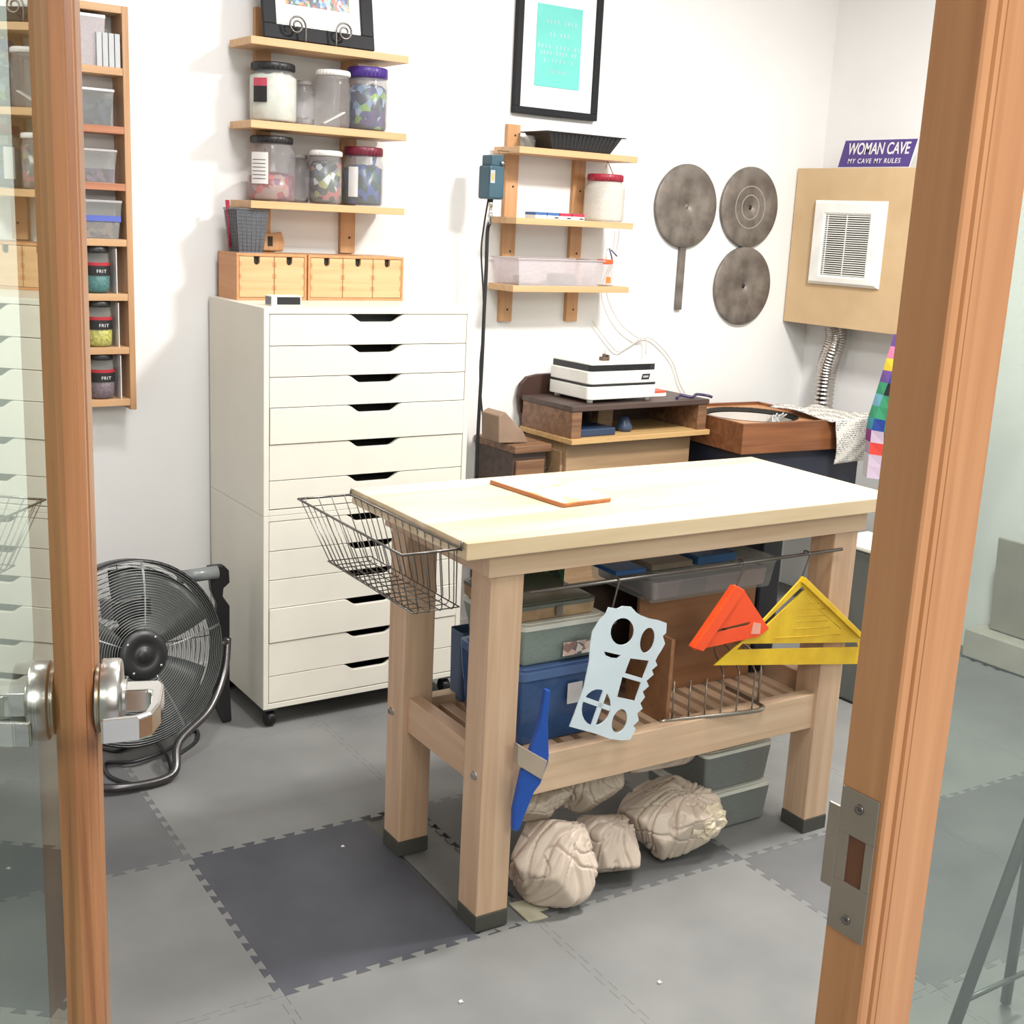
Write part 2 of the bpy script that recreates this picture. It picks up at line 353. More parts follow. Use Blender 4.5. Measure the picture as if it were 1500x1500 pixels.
# ================================================================== back wall: drawer cabinet
CA = math.radians(-1.83134)
def cabinet(name, label, z0):
    W_, H_, D_ = .748, .659, .485
    t = thing(name, label, 'cabinet', (0.94463858, 0.72278616, z0), CA, 'white drawer units stacked in a tower')
    th = .018
    c = MB(); c.box(0, th, 0, D_, 0, H_).box(W_-th, W_, 0, D_, 0, H_).box(th, W_-th, 0, D_, H_-th, H_).box(th, W_-th, 0, D_, 0, th)
    c.box(th, W_-th, D_-.01, D_, th, H_-th)
    c.done('carcass', M_white, t, .0012)
    zs = [0.0, .098, .196, .293, .412, .532, .641] if True else None
    x0, x1 = th+.002, W_-th-.002; top = H_-th-.002; g = .0022
    hs = [.0985, .0975, .0965, .1165, .1175, .0]; hs[5] = top-th-.001-sum(hs[:5])
    z = top
    nx0, nx1 = x0+(x1-x0)*.378, x0+(x1-x0)*.664
    for k in range(6):
        zt, zb = z, z-hs[k]+g; z -= hs[k]; nd = .024
        P = [(x0, zb), (x1, zb), (x1, zt), (nx1, zt)]
        def cv(xa, za, xb, zb_, rev):
            out = []
            for q in range(7):
                u = q/6; sft = u*u*(3-2*u); out.append((xa+(xb-xa)*u, za+(zb_-za)*sft))
            return out
        P += cv(nx1, zt, nx1-.048, zt-nd, 0)[1:] + cv(nx0+.048, zt-nd, nx0, zt, 0) + [(x0, zt)]
        fr = -.004 if (k == 3) else 0
        d = MB().prism(P, fr+.001, fr+.017, 'y').done('drawer', M_white, t, .0012)
        MB().box(nx0-.004, nx1+.004, .10, .104, zt-nd-.02, zt-.001).box(nx0-.004, nx1+.004, .018, .104, zt-nd-.022, zt-nd-.02).done('drawer_recess', M_grey if (k == 0 and z0 > .5) else M_dark, d)  # recess shade painted as dark panels, topmost one grey as if lit
    return t
t1 = cabinet('drawer_cabinet', 'white six-drawer unit, the lower of the two, close to the floor', .0715)
t2 = cabinet('drawer_cabinet', 'white six-drawer unit, the upper of the two, under the small wooden drawers', .7315)
for (x, y) in ((.035, .04), (.71, .04), (.035, .43), (.71, .43)):
    c = MB().box(x-.022, x+.022, y-.022, y+.022, -.014, 0).done('caster_fork', M_grey, t1, .002)
    MB().lathe([(.022, -.015), (.0265, -.012), (.0265, .012), (.022, .015)], 18, Matrix.Translation((x, y-.006, -.0440)) @ Matrix.Rotation(PI/2, 4, 'Y')).done('caster_wheel', M_blackm, t1)
TOPZ = .7315+.659
# small wooden drawer boxes
def small_box(x0, x1, splits, label):
    y0, y1, z0, z1 = 1.03, 1.19, TOPZ, TOPZ+.152
    t = thing('small_drawer_box', label, 'drawer box', ((x0+x1)/2, y0, z0), 0, 'small birch drawer boxes')
    a, b = -(x1-x0)/2, (x1-x0)/2; th = .009; D = y1-y0; H = z1-z0
    c = MB().box(a, b, 0, D, 0, th).box(a, b, 0, D, H-th, H).box(a, a+th, 0, D, th, H-th).box(b-th, b, 0, D, th, H-th).box(a, b, D-.006, D, 0, H)
    c.done('case', M_birch2, t, .001)
    n = len(splits)-1
    for k in range(n):
        u0, u1 = splits[k]-(x0+x1)/2, splits[k+1]-(x0+x1)/2
        u0 = max(u0, a+th)+.0012; u1 = min(u1, b-th)-.0012; m = (u0+u1)/2; zt = H-th-.0015; zb = th+.0015
        arc = [(m+.0105*math.cos(q), zt-.016-.0105*math.sin(q)) for q in [i*PI/8 for i in range(9)]]
        P = [(u0, zb), (u1, zb), (u1, zt), (m+.0105, zt)] + arc + [(m-.0105, zt), (u0, zt)]
        d = MB().prism(P, .001, .012, 'y').done('drawer', M_birch, t, .0006)
        MB().box(m-.014, m+.014, .0122, .0135, zt-.03, zt).done('finger_hole', M_dark, d)
        jt = MB()
        for e in range(3):
            zz = zb+.022+e*.038
            for xx in ((u0, u0+.006), (u1-.006, u1)): jt.box(xx[0], xx[1], .0002, .0012, zz, zz+.016)
        stuff(jt.done('finger_joint', M_birch2, d))
    return t
small_box(.985, 1.236, [.985, 1.118, 1.236], 'small birch box of two drawers, the one at the left end under the mesh cup')
small_box(1.241, 1.612, [1.241, 1.372, 1.489, 1.612], 'small birch box of three drawers at the right end of the cabinet top')
P = at(397, 438, 'Y', .80)
t = thing('speaker_box', 'small white box with a black front lying on top of the white cabinet', 'speaker', (1.035, .80, TOPZ), 0)
MB().box(-.03, .072, 0, .05, 0, .032).done('shell', M_wplastic, t, .002); MB().box(-.012, .068, -.001, .002, .004, .028).done('front_grille', M_black, t, .0005)
MB().box(-.0315, -.0295, .004, .046, .004, .028).done('side_grille', M_grey, t)
# mesh cup with tools
t = thing('mesh_cup', 'grey square mesh cup holding tools, left end of the small drawer boxes', 'cup', (1.048, 1.10, TOPZ+.152), 0)
m = MB(); n = 9
def cupring(z):
    k = .042+.013*z/.14; return [Vector((-k, -k, z)), Vector((k, -k, z)), Vector((k, k, z)), Vector((-k, k, z))]
for k in range(24):
    a, b = cupring(0), cupring(.14); sidei, fr = divmod(k, 6); u = fr/6
    p = a[sidei].lerp(a[(sidei+1) % 4], u); q = b[sidei].lerp(b[(sidei+1) % 4], u); m.tube([p, q], .0009, 4)
for k in range(13): m.tube(cupring(.14*k/12), .0009, 4, True)
m.tube(cupring(.14), .003, 6, True); m.tube(cupring(0), .002, 6, True)
m.done('mesh', M_grey, t)
MB().box(-.043, .043, -.043, .043, 0, .003).done('cup_base', M_grey, t)
mm = clear('mesh_fill', (96, 98, 104), .75, .6)
MB().frustum((-.041, .041, -.041, .041), .003, (-.0535, .0535, -.0535, .0535), .136, (0, 0)).done('mesh_wall', mm, t)
o = MB().tube([(1.02, 1.075, TOPZ+.16), (1.085, 1.08, TOPZ+.245)], .005).tube([(1.09, 1.085, TOPZ+.165), (1.035, 1.08, TOPZ+.23)], .004).done('scissors', M_steel); tag(o, 'pale crossed scissor blades standing inside the grey mesh cup', 'scissors')
o = MB().tube([(1.00, 1.12, TOPZ+.165), (.995, 1.13, TOPZ+.318)], [.004, .007], 8).done('red_handled_tool', M_red); tag(o, 'red handle sticking out of the grey mesh cup', 'tool')
o = MB(Matrix.Translation((1.172, 1.185, TOPZ+.155)))
o.prism([(-.05, 0), (.05, 0), (.056, .03), (.045, .066), (0, .06), (-.045, .066), (-.056, .03)], 0, .014, 'y')
o = o.done('wooden_plaque', M_shelfz, None, .006); tag(o, 'small rounded wooden plaque leaning on the wall behind the drawer boxes', 'plaque')
MB().box(1.163, 1.181, 1.1835, 1.186, TOPZ+.172, TOPZ+.205).done('slot', M_dark, o)

# ================================================================== wall shelf units
def shelf_unit(label, x0, x1, tops, y0, ux, uz, hole_z):
    t = thing('wall_shelf', label, 'shelf', ((x0+x1)/2, WY, uz[0][0]), 0, 'beech wall shelves')
    cx, z0 = (x0+x1)/2, uz[0][0]
    for (a, b), (za, zb) in zip(ux, uz):
        u = MB().box(a-cx, b-cx, -.02, 0, za-z0, zb-z0).done('upright', M_shelfz, t, .0015)
        for hz_ in hole_z:
            if za < hz_ < zb:
                MB().lathe([(.0045, 0), (.0045, .001), (.002, .0012)], 10, Matrix.Translation(((a+b)/2-cx+.006, -.0195, hz_-z0)) @ Matrix.Rotation(PI/2, 4, 'X')).done('screw', M_dark, u)
    for z in tops:
        MB().box(x0-cx, x1-cx, y0-WY, -.0205, z-.024-z0, z-z0).done('shelf_board', M_shelf, t, .0015)
    return t
S1 = [2.216, 1.962, 1.711]; S2 = [1.956, 1.700, 1.449]
shelf_unit('three-board beech wall shelf above the white cabinet, full of jars', 1.035, 1.610, S1, 1.03, [(1.125, 1.182), (1.450, 1.508)], [(1.54, 2.33), (1.545, 2.33)], (1.6, 1.88, 2.15))
shelf_unit('three-board beech wall shelf under the blue poster', 2.092, 2.665, S2, 1.033, [(2.153, 2.212), (2.483, 2.541)], [(1.298, 2.045), (1.296, 2.02)], (1.345, 1.815, 1.57, 2.005))

def jar(label, cx, w, ytop, lidh, X, Y, zb, lid, content=None, ch=.5, group='plastic jars on the wall shelves', name='jar', neck=.8, square=False, body=None, H=None):
    P = at(cx, (ytop+180)/2, 'Y', Y); D = depth(P); r = w/2*D/F
    top = at(cx, ytop, 'Y', Y); h = H or (top.z-zb)
    t = thing(name, label, 'jar', (P.x if X is None else X, Y, zb), 0, group)
    lh = lidh*D/F; bh = h-lh*.75; seg = 8 if square else 28
    prof = [(r*.9, .001), (r*.98, .006), (r, .014), (r, bh*.78), (r*.96, bh*.86), (r*neck, bh*.94), (r*neck, bh)]
    MB().lathe(prof, 28).done('body', body or M_jarp, t)
    lr = r*neck*1.07; lp = [(lr*.98, bh-.002), (lr, bh), (lr, h-.003), (lr*.95, h)]
    L_ = MB().lathe([(lr*.8, bh-.001)]+lp[1:], 30)
    for k in range(30): 
        a = 2*PI*k/30; c, s_ = math.cos(a), math.sin(a)
        L_.box(-.0007, .0007, -.0012, .0012, bh+.002, h-.004, Matrix.Translation((lr*c, lr*s_, 0)) @ Matrix.Rotation(a, 4, 'Z'))
    L_.done('lid', lid, t)
    if content:
        cp = [(r*.86, .005), (r*.93, .012), (r*.93, h*ch*.92), (r*.7, h*ch), (0.0001, h*ch*1.04)]
        m_ = MB().lathe(cp, 26)
        for v_ in m_.bm.verts:
            if v_.co.z > h*ch*.8: v_.co.z += .012*noise.noise(v_.co*60+Vector((cx, 0, 0)))
        m_.done('contents', content, t)
    return t, r, h
def wrap_label(t, r, z0, z1, a0, a1, m, name='label'):
    b = MB(); n = 12; rr = r+.0006
    vs = [[b.v((rr*math.cos(a0+(a1-a0)*k/n), rr*math.sin(a0+(a1-a0)*k/n), z)) for z in (z0, z1)] for k in range(n+1)]
    for k in range(n): b.f([vs[k][0], vs[k+1][0], vs[k+1][1], vs[k][1]], True)
    return b.done(name, m, t)
D2 = math.radians
C_white = mat('white_beads', (226, 230, 216), .5, c2=(205, 210, 196), scale=30)
C_blue = mixed('blue_shards', [(58, 66, 110), (96, 130, 160), (44, 50, 66), (120, 160, 70), (150, 170, 190), (60, 84, 96), (80, 60, 110), (36, 46, 60)], 45)
C_clearsh = mixed('grey_shards', [(60, 62, 66), (190, 196, 196), (90, 96, 110), (150, 150, 90), (40, 42, 48), (110, 120, 124), (170, 100, 90), (70, 90, 70)], 50)
C_red = mixed('red_shards', [(150, 50, 50), (110, 40, 60), (190, 90, 80), (120, 70, 90), (160, 130, 120)], 40)
C_green = mixed('green_shards', [(30, 62, 60), (40, 70, 110), (26, 44, 52), (50, 90, 80), (60, 80, 140)], 36)
C_scoop = mixed('pale_scoop', [(170, 168, 162), (150, 150, 146), (130, 130, 130)], 30)
M_lidw = mat('lid_white', (230, 228, 226), .45); M_lidg = mat('lid_grey', (170, 166, 166), .45)
t, r, h = jar('big jar of white grains with a black lid, on the middle shelf', 400, 72, 93, 14, None, 1.120, S1[1], M_black, C_white, .82, neck=.82)
wrap_label(t, r, .06, .11, D2(196), D2(232), M_ink); wrap_label(t, r, .11, .135, D2(196), D2(232), mat('pink_band', (190, 70, 90), .5))
jar('small pale-lidded jar half hidden behind the scoop jar, middle shelf', 445, 32, 108, 8, None, 1.172, S1[1], M_lidg, C_scoop, .2, H=.150)
t, r, h = jar('clear jar with a white lid and a pale scoop inside, middle shelf', 487, 52, 104, 10, None, 1.095, S1[1], M_lidw, None, neck=.92)
MB().box(-.045, .045, -.012, .012, 0, .006, Matrix.Translation((0, -.01, .03)) @ Matrix.Rotation(D2(-28), 4, 'Y')).done('scoop', M_wplastic, t, .002)
jar('jar of blue and green glass pieces with a purple lid', 538, 60, 100, 19, None, 1.105, S1[1], M_purple, C_blue, .72, neck=.9)
t, r, h = jar('big jar of red glass pieces with a black lid and white label, lower shelf', 398, 70, 200, 13, None, 1.120, S1[2], M_black, C_red, .42, neck=.82)
lb = wrap_label(t, r, .055, .155, D2(192), D2(238), M_label)
for k in range(6): wrap_label(t, r+.0006, .07+k*.012, .072+k*.012, D2(196), D2(232), M_ink, 'print_line')
jar('small clear jar with a pale lid, behind the big red-glass jar on the lower shelf', 438, 30, 222, 7, None, 1.172, S1[2], M_lidg, C_scoop, .1, H=.160)
jar('clear jar of mixed glass chips with a white lid, lower shelf', 477, 50, 221, 10, None, 1.095, S1[2], M_lidw, C_clearsh, .78, neck=.92)
t, r, h = jar('jar of dark green and blue glass strips with a maroon lid', 533, 60, 216, 16, None, 1.105, S1[2], M_maroon, C_green, .68, neck=.88)
MB().box(-.006, .006, -.004, .004, -.07, .07, Matrix.Translation((.012, -.03, .10)) @ Matrix.Rotation(D2(14), 4, 'Y')).done('glass_strip', mat('strip_blue', (66, 92, 160), .3), t)
wrap_label(t, r, .03, .13, D2(198), D2(228), M_label)

# framed photo on easel, top shelf
FT = thing('framed_photo', 'black framed colour photo standing on the top shelf, partly cut by the frame of view', 'picture', (1.300, 1.07, S1[0]+.008), 0)
FT.rotation_euler = (D2(-9), 0, D2(0))
fw, fh, bw = .40, .34, .045
MB().box(-fw/2, fw/2, 0, .018, 0, bw).box(-fw/2, fw/2, 0, .018, fh-bw, fh).box(-fw/2, -fw/2+bw, 0, .018, bw, fh-bw).box(fw/2-bw, fw/2, 0, .018, bw, fh-bw).done('frame', M_pic, FT, .002)
MB().box(-fw/2+bw, fw/2-bw, .010, .014, bw, fh-bw).done('mount', M_mat, FT)
ph = mixed('market_photo', [(60, 110, 180), (230, 130, 70), (40, 60, 100), (210, 70, 60), (230, 220, 210), (70, 90, 60), (30, 34, 46), (120, 170, 200)], 95)
MB().box(-.115, .115, .008, .0101, .115, fh-.09).done('print', ph, FT)
e = thing('easel', 'curled iron plate easel holding the framed photo on the top shelf', 'easel', (1.300, 1.07, S1[0]), 0)
def spiral(cx, sgn):
    P = [];
    for k in range(40):
        u = k/39; a = -PI/2+sgn*0+u*2.0*2*PI*.86; rr = .008+.022*u
        P.append((cx-sgn*rr*math.cos(a)*1, -.028, .048+rr*math.sin(a)))
    P = P[::-1]
    return P
for sx, cx in ((-1, -.100), (1, .072)):
    arc = []
    for k in range(34):
        u = k/33; a = PI*0+u*3.3*PI; rr = .031*(1-.72*u); arc.append((cx+sx*rr*math.cos(a)*-1, -.026, .050+rr*math.sin(a)))
    st = [(cx-sx*.031, -.026, .002+.006*k) for k in range(8)]
    MB().tube([(cx-sx*.031, .06, .005), (cx-sx*.031, .0, .003)]+st+arc, .0034, 7).done('scroll', M_wire, e)
MB().tube([(-.085+.049, .06, .004), (.056, .06, .004)], .003).done('cross_bar', M_wire, e)
MB().tube([(0, .06, .004), (0, .085, .2)], .003).done('back_leg', M_wire, e)

# rack of pigeonholes at the left
rx0, rx1, ry, rz0, rz1 = .475, .676, 1.118, 1.030, 2.262
RK = thing('pigeonhole_rack', 'tall narrow wooden rack of small pigeonholes on the wall beside the door', 'rack', ((rx0+rx1)/2, WY, rz0), 0)
cx = (rx0+rx1)/2; hw = (rx1-rx0)/2; dp = WY-ry
M_rack = wood('rack_wood', (188, 148, 110), (168, 126, 88), 'z'); M_rackx = wood('rack_board', (200, 162, 122), (182, 140, 100), 'x'); M_rackr = wood('rack_board_red', (182, 124, 92), (158, 102, 72), 'x')
for s_ in (-1, 1):
    MB().prism([(-dp, 0), (0, .0), (0, rz1-rz0), (-dp, rz1-rz0)], s_*hw, s_*(hw-.020), 'x').done('side_panel', M_rack, RK, .0015)
RZ = [2.262, 2.083, 1.911, 1.741, 1.571, 1.402, 1.233, 1.066]
for k, z in enumerate(RZ):
    MB().box(-hw+.0202, hw-.0202, -dp+.001, 0, z-.022-rz0, z-rz0).done('shelf_board', M_rackr if k in (2, 3) else M_rackx, RK, .001)
def rackx(px, y): return at(px, y, 'Y', 1.17).x
def tub(label, x0, x1, z0, h, col, lidm, fillm=None, fh=.5, band=None, y0=1.128, y1=1.21, group='small tubs in the pigeonholes'):
    t = thing('tub', label, 'container', ((x0+x1)/2, (y0+y1)/2, z0), 0, group)
    a, b = (x1-x0)/2, (y1-y0)/2
    MB().frustum((-a*.82, a*.82, -b*.82, b*.82), 0, (-a*.97, a*.97, -b*.97, b*.97), h*.93, (1, 0)).done('bowl', col, t)
    if fillm: MB().frustum((-a*.8, a*.8, -b*.8, b*.8), .002, (-a*(.8+.13*fh), a*(.8+.13*fh), -b*(.8+.13*fh), b*(.8+.13*fh)), h*fh).done('contents', fillm, t)
    MB().box(-a, a, -b, b, h*.93, h).done('lid', lidm, t, .002)
    if band: MB().box(-a*.93, a*.93, -b*.93-.001, -b*.92, h*.45, h*.6).done('band', band, t)
    return t
C_dk = mixed('dark_chips', [(52, 54, 60), (74, 76, 80), (40, 42, 44), (60, 66, 80)], 60)
C_pu = mixed('purple_chips', [(86, 62, 88), (60, 50, 60), (110, 80, 100), (44, 40, 44)], 60)
C_br = mixed('brown_chips', [(96, 84, 80), (70, 62, 60), (120, 104, 96)], 60)
M_silv = clear('silver_case', (206, 208, 210), .8, .2)
tub('translucent box with a pale lid in the top pigeonhole', .505, .610, RZ[1], .148, clear('milky', (206, 198, 200), .7), M_lidw)
for k in range(4):
    o = box('clear_case', M_silv, .580+k*.0185, .596+k*.0185, 1.125, 1.20, RZ[1], RZ[1]+.098, bevel=.001)
    tag(o, ('clear case touching the translucent box in the top pigeonhole', 'clear case second from the translucent box, top pigeonhole', 'clear case second from the right side panel, top pigeonhole', 'clear case against the right side panel, top pigeonhole')[k], 'case', 'clear cases in the top pigeonhole')
tub('tub of dark chips with a white lid, second pigeonhole from the top', .505, .632, RZ[2], .108, M_clear, M_lidw, C_dk, .75)
tub('clear lidded tub part full of purple chips, third pigeonhole from the top', .505, .636, RZ[3], .100, M_clear, clear('lid_clear', (220, 216, 216), .6), C_pu, .42)
tub('tub with a blue band and pale contents, fourth pigeonhole from the top', .505, .648, RZ[4], .118, M_clear, M_lidg, C_br, .5, mat('blue_band', (86, 100, 180), .5))
for k, (nm, c, zz) in enumerate((('teal', (40, 122, 122), RZ[5]), ('yellow', (206, 200, 84), RZ[6]), ('mauve', (116, 90, 104), RZ[7]))):
    t = thing('frit_jar', f'jar of {nm} glass frit with black lid and black label', 'jar', (.570+.003*k, 1.163, zz), 0, 'frit jars in the pigeonholes')
    r = .043
    MB().lathe([(r*.8, .0008), (r*.98, .008), (r, .03), (r, .085), (r*.96, .11), (r*.82, .122), (r*.82, .13)], 28).done('body', clear('frit_clear', (226, 228, 226), .08), t)
    MB().lathe([(r*.76, .002), (r*.93, .009), (r*.955, .03), (r*.955, .062), (.0001, .066)], 24).done('contents', mat('frit_'+nm, c, .5, scale=120, c2=tuple(v*.7 for v in c)), t)
    MB().lathe([(r*.88, .126), (r*.9, .128), (r*.9, .144), (r*.84, .146)], 28).done('lid', M_black, t)
    wrap_label(t, r, .056, .086, D2(170), D2(370), M_ink, 'label'); wrap_label(t, r+.0002, .086, .096, D2(170), D2(370), mat('red_band', (176, 40, 50), .5), 'band')
    text('lettering', 'FRIT', .014, M_label, t, (.004, -r-.0016, .069), RX, .0003)
    o = box('card', M_label, .622+.003*k, .6245+.003*k, 1.124, 1.20, zz, zz+.14, bevel=0); tag(o, f'white card standing beside the {nm} frit jar', 'card', 'white cards in the pigeonholes')

# framed poster ------------------------------------------------------------
P = thing('framed_poster', 'black framed poster of faint lettering on aqua, hanging above the right shelf', 'picture', (2.375, WY, 2.088), 0)
W2, H2, b2, d2 = .403, .56, .026, .028
MB().box(-W2/2, W2/2, -d2, -.002, 0, b2).box(-W2/2, W2/2, -d2, -.002, H2-b2, H2).box(-W2/2, -W2/2+b2, -d2, -.002, b2, H2-b2).box(W2/2-b2, W2/2, -d2, -.002, b2, H2-b2).done('frame', M_pic, P, .002)
MB().box(-W2/2+b2, W2/2-b2, -.014, -.008, b2, H2-b2).done('mount', M_mat, P)
MB().box(-.107, .109, -.0165, -.0138, .108, .405).done('print', mat('aqua_print', (108, 196, 186), .7, c2=(102, 190, 181)), P)
tx = MB()
rows = [(.345, .085, 10), (.300, .05, 6), (.255, .105, 12), (.232, .09, 12), (.205, .075, 8), (.165, .04, 6)]
for zz, hwid, n in rows:
    for k in range(n):
        xx = -hwid+(k+.5)*2*hwid/n
        if (k*7+n) % 5: tx.box(xx-.0045, xx+.0045, -.0172, -.0164, zz-.007, zz+.007)
tx.done('faint_lettering', mat('faint_pink', (150, 196, 196), .7), P)

# things on the right-hand shelf -------------------------------------------
t = thing('tray', 'black plastic tray with sloping sides on the top board of the right shelf', 'tray', (2.395, 1.105, S2[0]), 0)
b = MB(); b.frustum((-.140, .140, -.055, .055), 0, (-.178, .178, -.078, .078), .062, (1, 0)); b.frustum((-.136, .136, -.051, .051), .003, (-.174, .174, -.074, .074), .062, (1, 0))
b.done('basin', M_black, t)
b = MB()
for (x0, x1, y0, y1) in ((-.192, .192, -.088, -.074), (-.192, .192, .074, .088), (-.192, -.174, -.074, .074), (.174, .192, -.074, .074)): b.box(x0, x1, y0, y1, .060, .064)
b.done('rim', M_black, t, .001)
rb = MB()
for k in range(16): rb.frustum((-.13+k*.0173-.002, -.13+k*.0173+.002, -.057, -.05), .004, (-.15+k*.02-.002, -.15+k*.02+.002, -.079, -.072), .058)
rb.done('ribs', M_black, t)
o = MB(Matrix.Translation((2.213, 1.14, S2[0]))).lathe([(.02, 0), (.022, .03), (.019, .048)], 20).done('glass_cup', M_clear); tag(o, 'small clear cup beside the left upright on the top board', 'cup')
# flex shaft motor on a cord
t = thing('flex_shaft_motor', 'teal hanging motor with a black flexible shaft, left of the right shelf', 'motor', (1.992, 1.06, 1.835), D2(4))
MB().box(-.036, .034, -.034, .036, -.075, .045).done('housing', mat('teal_metal', (52, 84, 98), .45, c2=(44, 74, 88)), t, .008)
MB().box(-.026, .032, -.030, .032, .042, .082).done('top_cap', mat('teal_metal', (52, 84, 98)), t, .006)
MB().box(-.033, -.012, -.0352, -.0335, -.018, .028).done('label_plate', mat('plate_grey', (170, 172, 176), .4), t, .001)
MB().box(-.029, -.017, -.0356, -.0345, -.008, .016).done('label_patch', mat('orange_patch', (214, 160, 90), .5), t)
MB().lathe([(.001, 0), (.009, .002), (.009, .006), (.002, .008)], 14, Matrix.Translation((.022, -.039, .055)) @ Matrix.Rotation(-PI/2, 4, 'X')).done('knob', M_steel, t)
MB().tube([(.024, -.02, .082), (.022, 0, .10), (.1, .03, .102)], .0015).done('hanger', M_wire, t)
MB().lathe([(.009, -.075), (.009, -.1), (.007, -.102), (.007, -.125), (.010, -.127), (.010, -.14), (.006, -.143), (.006, -.165)], 14).done('ferrule', M_chrome, t)
def apx(L, Y): return [at(x, y, 'Y', Y) for x, y in L]
def rel(L, t): 
    Mi = (Matrix.Translation(t.location) @ Matrix.Rotation(t.rotation_euler.z, 4, 'Z')).inverted(); return [Mi @ p for p in L]
sh = smooth_path([(0, 0, -.16)]+rel(apx([(714, 340), (712, 400), (709, 460), (706, 530), (702, 600), (699, 660), (698, 700)], 1.08), t), 6)
MB().tube(sh, .0075, 8).done('flexible_shaft', M_black, t)
sh = smooth_path([(-.012, 0, -.075)]+rel(apx([(709, 330), (705, 370), (708, 430), (708, 480), (703, 540), (706, 600), (713, 650), (716, 700)], 1.14), t), 6)
MB().tube(sh, .0035, 6).done('power_cord', M_black, t)
# small cases
for k, (x0, x1, cm, lb) in enumerate(((2.165, 2.222, 'b', 'small white case with a blue lid, leftmost of the row on the middle board'), (2.224, 2.290, 'b', 'small white case with a blue lid, second in the row on the middle board'), (2.294, 2.365, 'r', 'small white case with a red lid, third in the row on the middle board'), (2.369, 2.445, 'r', 'small white case with a red lid, last in the row beside the right upright'))):
    if k == 0: x0, x1 = 2.185, 2.238
    if k == 1: x0, x1 = 2.241, 2.298
    if k == 2: x0, x1 = 2.301, 2.358
    if k == 3: x0, x1 = 2.361, 2.420
    t = thing('small_case', lb, 'case', ((x0+x1)/2, 1.06, S2[1]), 0, 'small lidded cases')
    hwid = (x1-x0)/2
    MB().box(-hwid, hwid, -.02, .05, 0, .013).done('base', M_wplastic, t, .001); MB().box(-hwid, hwid, -.02, .05, .0132, .024).done('lid', mat('case_blue', (60, 100, 160), .4) if cm == 'b' else mat('case_red', (180, 40, 70), .4), t, .001)
    if k != 0: MB().box(hwid*.2, hwid*.85, -.0206, -.02, .003, .008).done('print_mark', M_ink, t)
# jar with cord handle
t, r, h = jar('clear jar with a dark red lid and cord loop, right end of the shelf', 893, 60, 256, 13, 2.565, 1.105, S2[1], M_red, None, neck=.82, body=clear('jar_clear', (226, 222, 214), .5))
MB().tube([(-.028, -.02, h-.002), (-.002, -.01, h+.05), (.024, -.02, h-.002)], .0022, 6).done('cord_handle', M_mdf, t)
# clear tub, bottle, tubing
t = thing('clear_bin', 'long shallow clear plastic bin on the lowest board of the right shelf', 'bin', (2.31, 1.11, S2[2]), 0)
M_bin = clear('bin_plastic', (214, 206, 208), .5)
b = MB(); b.frustum((-.190, .190, -.075, .075), 0, (-.205, .205, -.088, .088), .10, (1, 0)); b.done('basin', M_bin, t)
b = MB()
for (x0, x1, y0, y1) in ((-.213, .213, -.094, -.086), (-.213, .213, .086, .094), (-.213, -.203, -.086, .086), (.203, .213, -.086, .086)): b.box(x0, x1, y0, y1, .098, .102)
b.done('rim', M_bin, t, .001)
MB().box(-.15, -.09, -.02, .03, .004, .04).done('contents', M_lidw, t, .006); MB().box(.02, .12, -.03, .04, .004, .045).done('contents', mat('grey_bits', (150, 146, 146), .6), t, .008)
t = thing('bottle', 'clear bottle with an orange cap and two thin tubes, right end of the lowest board', 'bottle', (2.585, 1.10, S2[2]), 0)
MB().box(-.028, .030, -.028, .028, 0, .085).done('body', M_jarp, t, .008, seg=3)
MB().box(-.012, .012, -.0292, -.028, .012, .036).done('sticker', mat('orange_sticker', (206, 120, 50), .5), t)
MB().box(-.026, .026, -.022, .022, .086, .104).done('cap', mat('orange_cap', (226, 90, 40), .4), t, .003)
for xx in (-.012, .006): MB().tube([(xx, 0, .10), (xx+.006, 0, .148)], .003).done('nozzle', M_wplastic, t)
MB().tube([(.010, -.01, .15), (.028, -.012, .104)], .0025).done('blue_probe', mat('navy', (40, 44, 110), .4), t)
MB().tube([(.02, -.01, .142), (.052, -.012, .118)], .0025).done('blue_probe', mat('navy', (40, 44, 110), .4), t)
MB().tube([(-.002, -.01, .148), (.002, -.01, .152), (.02, -.01, .142)], .0018).done('tube', M_wplastic, t)
cordm = mat('pale_tubing', (214, 206, 198), .5)
o = MB().tube(smooth_path(apx([(908, 330), (906, 350), (900, 380), (892, 400), (888, 420), (893, 445), (910, 475), (935, 495), (946, 496), (946, 518)], 1.19), 6), .0022, 6).done('wall_tube', cordm); tag(o, 'thin pale tube looping from the shelf end down the wall to the grinder', 'tube')
o = MB().tube(smooth_path(apx([(868, 470), (890, 500), (905, 515), (920, 508), (946, 494), (965, 505), (985, 530), (995, 560), (1003, 576)], 1.205), 6), .0022, 6).done('pale_wire', cordm); tag(o, 'thin pale cord draped across the wall behind the white grinder', 'cord')

